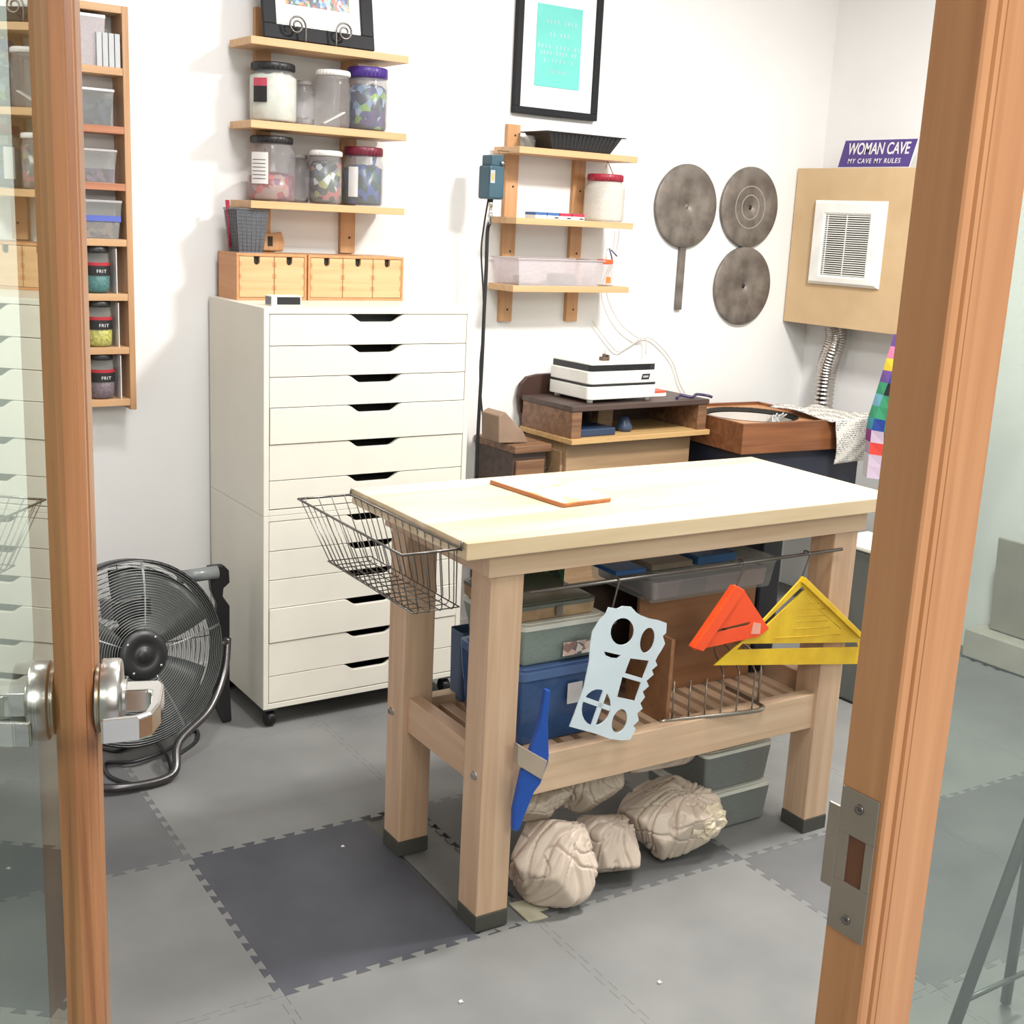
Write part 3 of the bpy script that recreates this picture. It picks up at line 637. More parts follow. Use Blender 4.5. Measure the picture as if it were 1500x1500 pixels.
# iron discs -----------------------------------------------------------------
def disc(label, x, z, r, handle=False, ring=False):
    t = thing('iron_disc', label, 'disc', (x, WY, z), 0, 'round iron plates on the wall')
    T = Matrix.Rotation(PI/2, 4, 'X')
    MB().lathe([(r*.985, .006), (r, .008), (r, .018), (r*.985, .020), (r*.7, .0208), (r*.68, .0202), (r*.4, .0206), (.012, .0206), (.011, .017), (.0001, .017)], 56, T).done('plate', M_iron, t)
    MB().lathe([(.010, .0175), (.010, .019), (.0001, .0192)], 16, T).done('centre_hole', M_dark if not handle else M_iron, t)
    if ring:
        for rr_ in (.52, .30): MB().lathe([(r*rr_-.002, .0204), (r*rr_-.002, .0212), (r*rr_+.003, .0212), (r*rr_+.003, .0204)], 48, T, cap=False).done('pale_ring', mat('iron_pale', (156, 150, 140), .5), t)
    if handle: MB().box(-.017, .017, -.018, -.006, -.44, -r+.01).done('handle', M_iron, t, .002)
    return t
disc('round iron plate with a long handle hanging below it, leftmost of the three', 3.103, 1.783, .175, True)
disc('round iron plate with faint pale rings, the upper of the right-hand pair', 3.484, 1.795, .175, False, True)
disc('darker round iron plate, the lower of the right-hand pair', 3.484, 1.449, .174)

# ================================================================== right wall: board, vent, duct, sign, quilt
PXX = 3.78
t = thing('vent_board', 'square tan fibreboard panel standing off the right wall with a vent grille', 'panel', (PXX, .87, 1.29), 0)
MB().box(0, .014, -.42, .345, 0, .692).done('board', M_mdf, t, .001)
for yy in (-.40, .30): MB().box(.0142, WX-PXX, yy, yy+.02, .02, .67).done('side_batten', M_mdf, t)
g = MB()
y0, y1, z0, z1 = -.196, .196, .187, .558     # relative: grille outer
g = MB()
yo0, yo1, zo0, zo1 = -.180, .200, .185, .555; yi0, yi1, zi0, zi1 = -.102, .152, .245, .495
yo0, yo1 = .685-.87, 1.083-.87; zo0, zo1 = 1.474-1.29, 1.843-1.29
px_i = [at(*q, 'X', PXX-.02) for q in ((1208, 314), (1274, 314), (1202, 402), (1266, 402))]
yi1 = (px_i[0].y+px_i[2].y)/2-.87; yi0 = (px_i[1].y+px_i[3].y)/2-.87; zi1 = px_i[0].z-1.29; zi0 = px_i[2].z-1.29
O = [(yo0, zo0), (yo1, zo0), (yo1, zo1), (yo0, zo1)]; I = [(yi0, zi0), (yi1, zi0), (yi1, zi1), (yi0, zi1)]
def sc_(L, k, x): 
    cy_, cz_ = sum(p[0] for p in L)/4, sum(p[1] for p in L)/4; return [g.v((x, cy_+(p[0]-cy_)*k, cz_+(p[1]-cz_)*k)) for p in L]
R0 = sc_(O, 1, -.0005); R1 = sc_(O, 1, -.008); R2 = sc_(O, .93, -.022); R3 = sc_(I, 1.07, -.024); R4 = sc_(I, 1, -.018); R5 = sc_(I, 1, -.0005)
for A, B in ((R0, R1), (R1, R2), (R2, R3), (R3, R4), (R4, R5)):
    for k in range(4): g.f([A[k], A[(k+1) % 4], B[(k+1) % 4], B[k]])
fr = g.done('grille_frame', M_wplastic, t, .0015)
MB().box(-.0012, -.0004, yi0, yi1, zi0, zi1).done('dark_opening', M_dark, t)
n = 28
for k in range(n):
    zz = zi0+(k+.5)*(zi1-zi0)/n
    MB().box(-.019, -.010, yi0-.001, yi1+.001, zz-.0022, zz+.0022, ).done('louvre', M_wplastic, fr)
for yy in (yi0+(yi1-yi0)*.5, yi0+(yi1-yi0)*.93): MB().box(-.0205, -.0185, yy-.002, yy+.002, zi0, zi1).done('louvre_tie', M_wplastic, fr)
# sign
s_ = thing('metal_sign', 'purple metal plate with white lettering reading woman cave, standing on the tan board', 'sign', (PXX+.004, .82, 1.982), -PI/2)
c = [at(*q, 'X', PXX-.004) for q in ((1224, 247), (1331, 243), (1343, 199), (1238, 207))]
Mi = (Matrix.Translation((PXX+.004, .82, 1.982)) @ Matrix.Rotation(-PI/2, 4, 'Z')).inverted()
q = [Mi @ p for p in c]
w0, w1 = q[0].x, q[1].x; H3 = ((q[2].z-q[1].z)+(q[3].z-q[0].z))/2; shx = ((q[2].x-q[1].x)+(q[3].x-q[0].x))/2; zb = 0.001
qp = [(w0, zb), (w1, zb), (w1+shx, zb+H3), (w0+shx, zb+H3)]
MB().prism(qp, 0, .0022, 'y').done('edge_plate', M_label, s_, .0006)
cx_, cz_ = sum(p[0] for p in qp)/4, sum(p[1] for p in qp)/4
MB().prism([(cx_+(p[0]-cx_)*.975, cz_+(p[1]-cz_)*.95) for p in qp], -.0008, .0002, 'y').done('purple_face', mat('sign_purple', (74, 52, 124), .35), s_)
wd = w1-w0; rt = shx/H3
text('lettering', 'WOMAN CAVE', H3*.58, M_label, s_, (cx_+rt*H3*.14, -.0014, cz_+H3*.15), RX, .0006, rt, sx=wd*.74/(H3*.58*6.05))
text('lettering', 'MY CAVE MY RULES', H3*.24, M_label, s_, (cx_-rt*H3*.22-.006, -.0014, cz_-H3*.27), RX, .0006, rt*.8, sx=wd*.62/(H3*.24*8.9))
# duct
t = thing('foil_duct', 'silver foil duct hanging below the tan board down the right wall', 'duct', (3.88, .78, .85), 0)
pts = smooth_path([at(1224, 478, 'X', 3.875), at(1225, 495, 'X', 3.88), at(1219, 515, 'X', 3.87), at(1211, 540, 'X', 3.87), at(1207, 570, 'X', 3.87), at(1203, 610, 'X', 3.87), at(1198, 660, 'X', 3.87)], 12)
t.location = pts[-1]; pts = [p-pts[-1] for p in pts]
ns = []
for a, b in zip(pts, pts[1:]): ns += [a, a.lerp(b, .5)]
rs = [.046+(.003 if (k % 4) < 2 else -.001) for k in range(len(ns))]
MB().tube(ns, rs, 20).done('foil_tube', M_foil, t)
# quilt
qc = [(150, 60, 140), (230, 200, 60), (60, 150, 110), (40, 70, 150), (220, 70, 60), (200, 180, 200), (30, 30, 40), (110, 170, 190), (230, 130, 170), (110, 80, 150), (60, 150, 160), (235, 235, 235)]
qm = [mat('quilt_%d' % i, c_, .85) for i, c_ in enumerate(qc)]
q0 = at(1312, 490, 'X', 3.4); q1 = at(1262, 700, 'X', 3.4)
b = MB(); rnd = random.Random(5); NR_, NC = 12, 7; G = []
for j in range(NR_+1):
    u = j/NR_; z = q0.z+(q1.z-q0.z)*u*1.0; ye = q0.y+.02+(.11)*min(1, u*1.6)
    row = []
    for i in range(NC+1):
        v_ = i/NC; y = ye-v_*.36; row.append(b.v((3.42+.02*math.sin(v_*17+u*2)+.03*u, y, z)))
    G.append(row)
for j in range(NR_):
    for i in range(NC):
        b.mat(rnd.choice(qm)); b.f([G[j][i], G[j+1][i], G[j+1][i+1], G[j][i+1]])
qo = b.done('quilt'); tag(qo, 'patchwork quilt of small bright squares hanging behind the right door post', 'quilt')
so = qo.modifiers.new('s', 'SOLIDIFY'); so.thickness = .006
t = thing('quilt_stand', 'dark metal stand holding up the bright patchwork quilt', 'stand', (3.46, .2, 0), 0)
MB().tube([(0, -.2, 1.36), (0, .07, 1.352)], .008, 8).done('cross_bar', M_blackm, t)
MB().tube([(0, -.14, 0), (0, -.14, 1.36)], .01, 8).done('pole', M_blackm, t)
MB().box(-.12, .12, -.2, .1, 0, .02).done('base', M_blackm, t, .004)

# ================================================================== desk, riser, grinder, wooden box, towel
RX0, RX1, RY0, RY1 = 2.262, 2.965, .842, 1.175
t = thing('riser', 'stained wooden riser with an open shelf, carrying the white grinder', 'riser', ((RX0+RX1)/2, RY0, .860), 0)
hw = (RX1-RX0)/2
MB().box(-hw, hw+.015, 0, .335, .126, .147).done('riser_top', M_darkwood, t, .002)
MB().box(-hw-.004, hw+.02, -.012, .335, 0, .021).done('riser_board', wood('yellow_pine', (198, 164, 112), (182, 144, 94), 'x'), t, .002)
for xx in (-hw+.004, hw-.040): MB().box(xx, xx+.048, .004, .332, .0212, .1258).done('side_panel', M_oldwood, t, .002)
MB().box(-hw+.052, hw-.041, .31, .325, .0212, .1258).done('back_panel', M_darkwood, t)
MB().box(-.06, .02, .20, .24, .0212, .1258).done('middle_post', M_oldwood2, t, .002)
o = box('blue_case', mat('dark_blue_case', (42, 58, 84), .3), 2.325, 2.50, .862, 1.0, .8815, .912, bevel=.004); tag(o, 'flat dark blue case lying on the riser shelf, left side', 'case')
o = MB(Matrix.Translation((2.60, .93, .8815))).lathe([(.03, 0), (.034, .02), (.02, .05), (.012, .06)], 16).done('small_bottle', mat('blue_grey', (60, 76, 104), .3)); tag(o, 'small dark blue bottle in the middle of the riser shelf', 'bottle')
t = thing('old_desk', 'old wooden chest of drawers under the riser against the back wall', 'desk', (2.6, .85, 0), 0)
MB().box(-.325, .325, .03, .31, .05, .858).done('carcass', M_oldwood2, t, .003)
MB().box(-.56, .35, .0, .36, .835, .8585).done('desk_top', M_oldwood, t, .003) if False else None
for k in range(4):
    zz = .66-.19*k; d = MB().box(-.338, -.3252, .05, .30, zz, zz+.165).done('drawer', M_oldwood2, t, .003)
    for yy in (.13, .26): MB().lathe([(.005, 0), (.004, .012), (.011, .016), (.012, .024), (.004, .028)], 14, Matrix.Translation((-.338, yy, zz+.085)) @ Matrix.Rotation(-PI/2, 4, 'Y')).done('knob', M_oldwood, d)
for xx in (-.3, .28):
    for yy in (.05, .27): MB().box(xx, xx+.03, yy, yy+.03, 0, .05).done('foot', M_oldwood, t)
t = thing('wooden_cabinet', 'dark worn wooden cabinet in the corner left of the riser', 'cabinet', (2.10, .93, 0), 0)
MB().box(-.03, .13, .02, .28, .0, .82).done('carcass', M_darkwood, t, .003)
MB().box(-.035, .14, .0, .288, .82, .85).done('cabinet_top', M_oldwood, t, .004)
MB().box(-.02, .115, .008, .02, .45, .79).done('door', M_oldwood, t, .003)
pb = [at(x, y, 'Y', 1.0) for x, y in ((728, 612), (771, 612), (766, 598), (738, 566), (728, 572))]
o = MB().prism([(p.x, p.z) for p in pb[:1]+pb[1:]][:5], .98, 1.1, 'y').done('paper_bag', mat('kraft', (150, 126, 106), .8, c2=(128, 106, 88), bump=.3), None, .004)
o.location.z = .850-min(p.z for p in pb)+.0005; tag(o, 'crumpled brown paper bag behind the riser on the dark cabinet', 'bag')
cb = [at(x, y, 'Y', 1.19) for x, y in ((762, 605), (759, 580), (763, 562), (772, 552), (788, 548), (812, 547), (830, 549), (830, 600))]
t = thing('chair_back', 'dark curved chair back rising behind the white grinder', 'chair', (cb[0].x, 1.197, cb[0].z), 0)
MB().prism([(p.x-cb[0].x, p.z-cb[0].z) for p in cb], -.008, .010, 'y').done('backrest', mat('dark_brown_leather', (66, 44, 36), .5), t, .004)
for xx in (.012, .13): MB().box(xx, xx+.018, -.008, .008, .0-cb[0].z, .02).done('leg', M_darkwood, t)
# grinder
gz = 1.0075
t = thing('grinder', 'white glass grinder with a black band and rim, standing on the riser', 'grinder', (2.368, .880, gz), 0)
GW, GD = .352, .27
def rr(x0, x1, y0, y1, r, n=5):
    P = []
    for cx2, cy2, a0 in ((x1-r, y0+r, -PI/2), (x1-r, y1-r, 0), (x0+r, y1-r, PI/2), (x0+r, y0+r, PI)):
        for k in range(n+1): a = a0+PI/2*k/n; P.append((cx2+r*math.cos(a), cy2+r*math.sin(a)))
    return P
MB().prism(rr(0, GW, 0, GD, .022), .014, .066, 'z').done('lower_shell', M_wplastic, t, .004)
MB().prism(rr(.001, GW-.001, .001, GD-.001, .022), .0662, .074, 'z').done('band', M_black, t)
MB().prism(rr(.001, GW-.001, .001, GD-.001, .022), .0742, .124, 'z').done('upper_shell', M_wplastic, t, .004)
MB().prism(rr(.008, GW-.008, .008, GD-.008, .014), .1243, .148, 'z').done('rim', M_black, t)
st = MB()
for k in range(40):
    st.box(.02+k*.0074, .0215+k*.0074, .0068, .008, .126, .146)
st.done('rim_ridges', M_blackm, t)
MB().prism(rr(.010, GW-.010, .010, GD-.010, .012), .1482, .153, 'z').done('work_surface', mat('grid_white', (240, 238, 228), .4), t, .001)
MB().prism([(.262, .088), (.302, .088), (.308, .110), (.268, .110)], -.0012, .0006, 'y').done('badge', M_black, t)
MB().prism([(.270, .095), (.297, .095), (.299, .103), (.272, .103)], -.0016, -.0010, 'y').done('badge_mark', M_lidg, t)
MB().box(.14, .165, .10, .125, .153, .168).box(.15, .16, .105, .118, .168, .180).box(.166, .176, .10, .12, .153, .176).done('grinding_bit', mat('brown_metal', (110, 92, 78), .5, metal=.4), t, .002)
MB().tube([(.158, .11, .178), (.158, .11, .2)], .0012).done('pin', M_steel, t)
for xx in (.03, GW-.03):
    for yy in (.03, GD-.03): MB().lathe([(.012, 0), (.013, .014)], 14, Matrix.Translation((xx, yy, 0))).done('foot', M_wplastic, t)
t = thing('orange_tray', 'small white dish with an orange top at the right of the grinder', 'dish', (2.80, .99, gz), 0)
MB().prism(rr(-.035, .05, -.03, .05, .012), 0, .014, 'z').done('base', M_wplastic, t, .002); MB().prism(rr(-.032, .047, -.027, .047, .010), .0142, .024, 'z').done('top', mat('orange_red', (230, 84, 56), .4), t, .003)
o = MB().tube(smooth_path([(2.83, .88, gz+.004), (2.87, .90, gz+.012), (2.91, .875, gz+.006), (2.95, .89, gz+.014), (2.98, .86, gz+.012), (3.0, .85, gz+.006)], 6), .006, 8).done('tool', mat('violet_black', (56, 46, 84), .4)); tag(o, 'dark purple handled pliers lying at the right end of the riser', 'pliers')
# wooden box with round opening
t = thing('wooden_box', 'reddish wooden box with a round hole in its top, behind the workbench', 'box', (2.975, .632, .810), D2(-6))
bwid, bdep, bh = .52, .53, .126
MB().box(0, bwid, 0, .016, 0, bh).box(0, bwid, bdep-.016, bdep, 0, bh).box(0, .016, .016, bdep-.016, 0, bh).box(bwid-.016, bwid, .016, bdep-.016, 0, bh).box(.016, bwid-.016, .016, bdep-.016, 0, .01).done('walls', M_walnut, t, .002)
b = MB(); n = 48; cxh, cyh, rh = .26, .27, .20
def sq(a):
    c_, s2 = math.cos(a), math.sin(a); k = 1/max(abs(c_)/(bwid/2-.016), abs(s2)/(bdep/2-.016)); return (cxh+c_*k, cyh+s2*k)
IN = [[b.v((cxh+rh*math.cos(2*PI*k/n), cyh+rh*math.sin(2*PI*k/n), z)) for k in range(n)] for z in (bh-.022, bh-.012)]
OU = [[b.v((*sq(2*PI*k/n), z)) for k in range(n)] for z in (bh-.022, bh-.012)]
for k in range(n):
    k2 = (k+1) % n; b.f([IN[1][k], OU[1][k], OU[1][k2], IN[1][k2]]); b.f([IN[0][k], IN[0][k2], OU[0][k2], OU[0][k]]); b.f([IN[0][k], IN[1][k], IN[1][k2], IN[0][k2]])
b.done('top_board', wood('box_top', (196, 146, 100), (168, 112, 70), 'x'), t)
MB().lathe([(rh-.004, bh-.028), (rh+.004, bh-.012), (rh+.002, bh-.010), (rh-.012, bh-.026)], 40, Matrix.Translation((cxh, cyh, 0)), cap=False).done('ring', M_dark, t)
MB().lathe([(.03, .02), (rh-.02, .05), (rh-.012, bh-.03), (rh-.016, bh-.03), (rh-.03, .056), (.001, .026)], 36, Matrix.Translation((cxh, cyh, 0))).done('bowl', mat('pale_bowl', (190, 184, 176), .4), t)
o = MB()
for k in range(5): o.tube(smooth_path([(3.25+.02*k, .73+.02*k, .89), (3.27+.02*k, .75, .94+.006*(k % 2)), (3.30+.018*k, .735+.02*k, .90)], 5), .003, 6)
o = o.done('plastic_wrap', clear('film', (230, 230, 230), .5)); tag(o, 'crumpled clear plastic film in the mouth of the wooden box', 'film')
t = thing('box_stand', 'black stand of drawers carrying the wooden box behind the workbench', 'stand', (3.235, .87, 0), D2(-6))
MB().box(-.22, .44, -.24, .24, .64, .808).done('body', mat('navy_black', (36, 40, 54), .5), t, .004)
for xx in (-.2, .41):
    for yy in (-.22, .2): MB().box(xx, xx+.03, yy, yy+.03, 0, .64).done('leg', M_blackm, t)
o = MB().box(.285, .44, -.24, .2, .8085, .885).done('black_case', M_blackm, None, .004); o.location = t.location; o.rotation_euler = t.rotation_euler; tag(o, 'flat black case under the hanging towel, right of the wooden box', 'case')
# towel
b = MB(); NU, NV = 26, 40; G = []
tx0 = 3.39
for j in range(NV+1):
    row = []
    for i in range(NU+1):
        u, v_ = i/NU, j/NV
        yy = .50+.30*(1-u)                      # unused base
        wv = .004*math.sin(u*60)*0
        if v_ < .45:                             # lying part, back to front
            s2 = v_/.45; y = .86-.315*s2; z = .944+.010*math.sin(s2*5+u*3)+.006*math.sin(u*9)+.012*(1-s2)*math.sin(u*6+1)
        else:
            s2 = (v_-.45)/.55; y = .542-.012*math.sin(s2*2.4+u*2); z = .941-.185*s2
        x = tx0+.04+.24*u-.07*max(0, .45-v_)/.45*(1-u)+.006*math.sin(v_*9)
        z += .0022*math.sin(u*NU*2.4)*math.sin(v_*NV*1.9)
        y -= .0022*math.sin(u*NU*2.4)*math.sin(v_*NV*1.9)
        row.append(b.v((x, y, z)))
    G.append(row)
for j in range(NV):
    for i in range(NU): b.f([G[j][i], G[j][i+1], G[j+1][i+1], G[j+1][i]], True)
m, N, L = nodes('waffle'); bs = N['Principled BSDF']; bs.inputs['Roughness'].default_value = .9
tc = N.new('ShaderNodeTexCoord'); ck = N.new('ShaderNodeTexVoronoi'); ck.inputs['Scale'].default_value = 110; ck.inputs['Randomness'].default_value = .25
cr = N.new('ShaderNodeValToRGB'); cr.color_ramp.elements[0].position = .25; cr.color_ramp.elements[0].color = lin((92, 92, 96)); cr.color_ramp.elements[1].position = .5; cr.color_ramp.elements[1].color = lin((206, 202, 194))
L.new(tc.outputs['Object'], ck.inputs['Vector']); L.new(ck.outputs['Distance'], cr.inputs[0])
inv = N.new('ShaderNodeInvert'); L.new(cr.outputs[0], bs.inputs['Base Color'])
o = b.done('towel', m); so = o.modifiers.new('s', 'SOLIDIFY'); so.thickness = .005; tag(o, 'grey and white waffle-weave towel draped over the right end of the wooden box', 'towel')
# white-topped bin seen past the right leg
t = thing('storage_bin', 'tall grey bin with a white lid beyond the right bench leg', 'bin', (3.02, -.02, 0), 0)
MB().frustum((-.09, .09, -.09, .09), 0.005, (-.10, .10, -.10, .10), .585).done('tub', mat('dull_grey', (92, 94, 90), .6), t, .01)
MB().box(-.108, .108, -.108, .108, .585, .605).done('lid', M_white, t, .006)
t = thing('leaning_board', 'grey-beige board leaning on the right wall seen through the side pane', 'board', (3.93, .0, .124), 0)
MB(Matrix.Rotation(D2(-4), 4, 'Y')).box(-.05, -.035, -.9, .0, 0.006, .40).done('sheet', mat('grey_sheet', (150, 144, 130), .7), t, .002)
# reflection in the sidelight, built as a solid folding stand inside
t = thing('tube_stand', 'grey tubular metal stand with splayed legs, built in place of a reflection in the side pane', 'stand', (2.02, -1.58, 0), 0)
def wp(x, y, Y): p = at(x, y, 'Y', Y); return (p.x-2.02, p.y+1.58, p.z)
M_tube = mat('grey_tube', (96, 102, 98), .4, metal=.3)
MB().tube([(wp(1388, 1492, -1.55)[0], .03, .012), wp(1520, 1170, -1.55), wp(1560, 1070, -1.55)], .013, 10).done('leg', M_tube, t)
MB().tube([(wp(1468, 1500, -1.50)[0], .08, .01), wp(1500, 1300, -1.50), wp(1530, 1100, -1.50)], .012, 10).done('leg', M_tube, t)
MB().tube([wp(1408, 1468, -1.53), wp(1500, 1425, -1.52)], .006, 8).done('brace', M_tube, t)
MB().lathe([(.016, 0), (.018, .02), (.015, .03)], 14, Matrix.Translation((wp(1388, 1492, -1.55)[0], .03, 0))).done('rubber_foot', M_black, t)

# ================================================================== workbench
BL_, BW_, BH_ = 1.376, .592, 1.0
IX, IY, LG = .094, .045, .089
bench = thing('workbench', 'heavy pale maple workbench with a thick top and slatted lower shelf', 'workbench', tuple(BO), BA)
TT = .040
MB().box(0, BL_, 0, BW_, BH_-TT, BH_).done('tabletop', M_top, bench, .002)
ax0, ax1, ay0, ay1, az = IX-.014, BL_-IX+.014, IY-.012, BW_-IY+.012, .902
for nm, a in (('apron', (ax0, ax1, ay0, ay0+.035)), ('apron', (ax0, ax1, ay1-.035, ay1))):
    MB().box(a[0], a[1], a[2], a[3], az, BH_-TT-.0005).done(nm, M_maple, bench, .0015)
for a in ((ax0, ax0+.035), (ax1-.035, ax1)):
    MB().box(a[0], a[1], ay0+.0355, ay1-.0355, az, BH_-TT-.0005).done('apron', M_maple_y, bench, .0015)
LP = [(IX, IY), (IX, BW_-IY-LG), (BL_-IX-LG, IY), (BL_-IX-LG, BW_-IY-LG)]
for x, y in LP:
    l = MB().box(x, x+LG, y, y+LG, .042, az-.0005).done('leg', M_maple_z, bench, .003)
    MB().box(x-.001, x+LG+.001, y-.001, y+LG+.001, .0, .0418).done('foot_cap', mat('foot_rubber', (74, 72, 66), .6), l, .0015)
hexP = [(.0085*math.cos(k*PI/3), .0085*math.sin(k*PI/3)) for k in range(6)]
for (bx_, by_, bz_) in ((IX, IY+.035, .40), (IX, BW_-IY-LG+.06, .40)):
    T = Matrix.Translation((bx_, by_, bz_)) @ Matrix.Rotation(-PI/2, 4, 'Y')
    MB().lathe([(.012, 0), (.012, .0015), (.011, .002)], 20, T).prism(hexP, .0015, .008, 'z', T).done('bolt', M_chrome, bench, .0005)
SZ0, SZ1 = .325, .428
MB().box(IX+LG, BL_-IX-LG, IY+.012, IY+.052, SZ0, SZ1).done('stretcher', M_maple, bench, .002)
MB().box(IX+LG, BL_-IX-LG, BW_-IY-.052, BW_-IY-.012, SZ0, SZ1).done('stretcher', M_maple, bench, .002)
for x in (IX+.016, BL_-IX-.056):
    MB().box(x, x+.04, IY+LG, BW_-IY-LG, .36, .455).done('stretcher', M_maple_y, bench, .002)
n = 19; sm = None
for k in range(n):
    x = IX+.075+k*(BL_-2*IX-.15-.034)/(n-1)
    if sm is None: sm = MB().box(0, .034, IY+.053, BW_-IY-.053, .388, .407).done('slat', M_maple_y, bench, .002); sm.location.x = x
    else: share(sm, bench, (x, 0, 0))
for yy in (IY+.053, BW_-IY-.075): MB().box(IX+LG, BL_-IX-LG, yy, yy+.02, .35, .3875).done('ledger', M_maple, bench)
# rail and hooks
RY_ = .028; RZ_ = .858
MB().tube([(IX+LG+.006, RY_, RZ_), (1.205, RY_, RZ_)], .0045, 10).done('rail', M_wire, bench)
def hung(name, label, cat, loc, group=None):
    t = thing(name, label, cat, (0, 0, 0), 0, group); t.matrix_world = BM @ Matrix.Translation(loc); return t
for lb, px, L_ in (('wire hook holding the white stencil on the rail', 905, .095), ('wire hook holding the orange square on the rail', 1086, .070), ('wire hook holding the yellow square on the rail', 1180, .075)):
    p = bp(px, 830, RY_)
    o = MB().tube(smooth_path([(.004, .012, -.004), (0, .010, .006), (0, 0, .0075), (0, -.010, .004), (-.002, -.009, -.012), (-.010, -.006, -L_*.6), (-.016, -.004, -L_), (-.012, -.012, -L_-.010), (-.006, -.016, -L_-.004)], 6), .0022, 7).done('hook', M_wire)
    o.matrix_world = BM @ Matrix.Translation((p.x, RY_, RZ_)); tag(o, lb, 'hook', 'wire hooks on the bench rail')
def poly_holes(name, outer, holes, th, m, parent, M, bev=0):
    cu = bpy.data.curves.new(name, 'CURVE'); cu.dimensions = '2D'; cu.fill_mode = 'BOTH'; cu.extrude = th/2; cu.bevel_depth = bev
    for P in [outer]+holes:
        sp = cu.splines.new('POLY'); sp.points.add(len(P)-1); sp.use_cyclic_u = True
        for i, p in enumerate(P): sp.points[i].co = (p[0], p[1], 0, 1)
    o = bpy.data.objects.new(name, cu); COL.objects.link(o); dg = bpy.context.evaluated_depsgraph_get(); dg.update()
    me = bpy.data.meshes.new_from_object(o.evaluated_get(dg)); bpy.data.objects.remove(o)
    me.name = name; me.materials.clear(); me.materials.append(m); me.transform(M)
    o = bpy.data.objects.new(name, me); COL.objects.link(o); o.parent = parent; return o
FV = Matrix.Rotation(PI/2, 4, 'X')           # xy polygon -> stands up, facing -y
def bpl(L, y, o): return [((p.x-o[0]), (p.z-o[2])) for p in [bp(a, b, y) for a, b in L]]
# stencil
SY = .004
o0 = bp(930, 905, SY)
ST = hung('stencil', 'frosted white plastic stencil sheet with round and square openings', 'stencil', (o0.x, SY, o0.z))
def circ(x0, y0, rx, ry, n=20, rot=0):
    c, s2 = math.cos(rot), math.sin(rot)
    return [(x0+rx*math.cos(2*PI*k/n)*c-ry*math.sin(2*PI*k/n)*s2, y0+rx*math.cos(2*PI*k/n)*s2+ry*math.sin(2*PI*k/n)*c) for k in range(n)]
C4 = lambda x, y, k=3.4*1.2972: (660+x*340/1500, 750+y*340/1500)
out = [C4(*p) for p in [(1020,615),(1075,625),(1110,608),(1165,612),(1200,650),(1230,668),(1290,690),(1345,700),(1395,718),(1392,780),(1370,800),(1385,850),(1360,895),(1340,925),(1322,960),(1335,990),(1300,1020),(1310,1050),(1265,1090),(1280,1125),(1240,1160),(1255,1195),(1225,1235),(1240,1270),(1205,1300),(1215,1345),(1180,1380),(1195,1400),(1160,1470),(1100,1475),(1030,1465),(930,1430),(765,1385),(800,1300),(860,1130),(895,960),(900,860),(915,770),(960,700),(1000,660)]]
hl = [circ(*C4(1108, 772), 17, 20, rot=.2), circ(*C4(1270, 828), 10, 19, rot=.25), [C4(*p) for p in [(990,900),(1100,925),(1075,945),(1040,942),(1000,925)]], [C4(*p) for p in [(1160,945),(1280,960),(1240,1075),(1125,1040)]], [C4(*p) for p in [(1108,1065),(1228,1100),(1190,1220),(1075,1195)]], circ(*C4(940, 1262), 21, 27, rot=.25), circ(*C4(1090, 1350), 10.5, 18, rot=.3)]
poly_holes('stencil_sheet', bpl(out, SY, o0), [bpl(h, SY, o0) for h in hl], .0025, M_frost, ST, FV)
bars = MB()
def bar(a, b, w_=3.0):
    (p, q) = bpl([C4(*a), C4(*b)], SY, o0); p = Vector((p[0], 0, p[1])); q = Vector((q[0], 0, q[1])); d = (q-p).normalized(); nrm = Vector((-d.z, 0, d.x))*w_*.001
    V = [p+nrm, q+nrm, q-nrm, p-nrm]; bars.prism([(v.x, v.z) for v in V], -.0015, .0015, 'y')
bar((1000, 1150), (920, 1380), 7); bar((850, 1205), (1030, 1270), 6)
bars.done('stencil_bars', M_frost, ST)
# speed squares
def square_tool(name, lb, outer, holes, m, y, pivot, fence, fm):
    o0 = bp(*pivot, y); t = hung(name, lb, 'square', (o0.x, y, o0.z), 'carpenter squares hanging on the bench rail')
    poly_holes('blade', bpl(outer, y, o0), [bpl(h, y, o0) for h in holes], .0035, m, t, FV, .0006)
    P = bpl(fence, y, o0); MB().prism(P, -.013, .009, 'y').done('fence', fm, t, .0012)
    return t, o0
C5 = lambda x, y: (900+x*400/1500, 750+y*400/1500)
OR = mat('orange_plastic', (244, 84, 38), .35, c2=(236, 76, 34)); YE = mat('yellow_plastic', (226, 186, 40), .4, c2=(210, 166, 30), scale=14)
t, o0 = square_tool('small_square', 'small bright orange plastic carpenter square hanging on the bench rail', [C5(*p) for p in [(660,400),(705,425),(845,640),(790,682),(440,758),(420,742)]], [[C5(*p) for p in [(745,600),(735,622),(540,665),(570,642)]], [C5(*p) for p in [(690,450),(600,590),(588,580),(672,452)]]], OR, .006, (1078, 868), [C5(*p) for p in [(650,402),(700,425),(472,758),(418,740)]], OR)
tp = bpl([C5(*p) for p in [(760, 605), (800, 612), (795, 668), (745, 668)]], .006, o0); MB().prism(tp, -.0035, -.0022, 'y').done('pale_sticker', mat('pale_pink', (232, 160, 140), .5), t)
t, o0 = square_tool('large_square', 'large yellow plastic carpenter square hanging beside the right bench leg', [C5(*p) for p in [(1035,355),(1360,690),(1420,760),(1420,832),(545,840),(720,695)]], [[C5(*p) for p in [(1030,405),(1045,425),(835,620),(820,605)]], [C5(*p) for p in [(700,722),(1330,714),(1340,742),(668,756)]]], YE, .012, (1180, 850), [C5(*p) for p in [(1035,355),(1350,665),(1340,690),(1020,385)]], YE)
rg = MB()
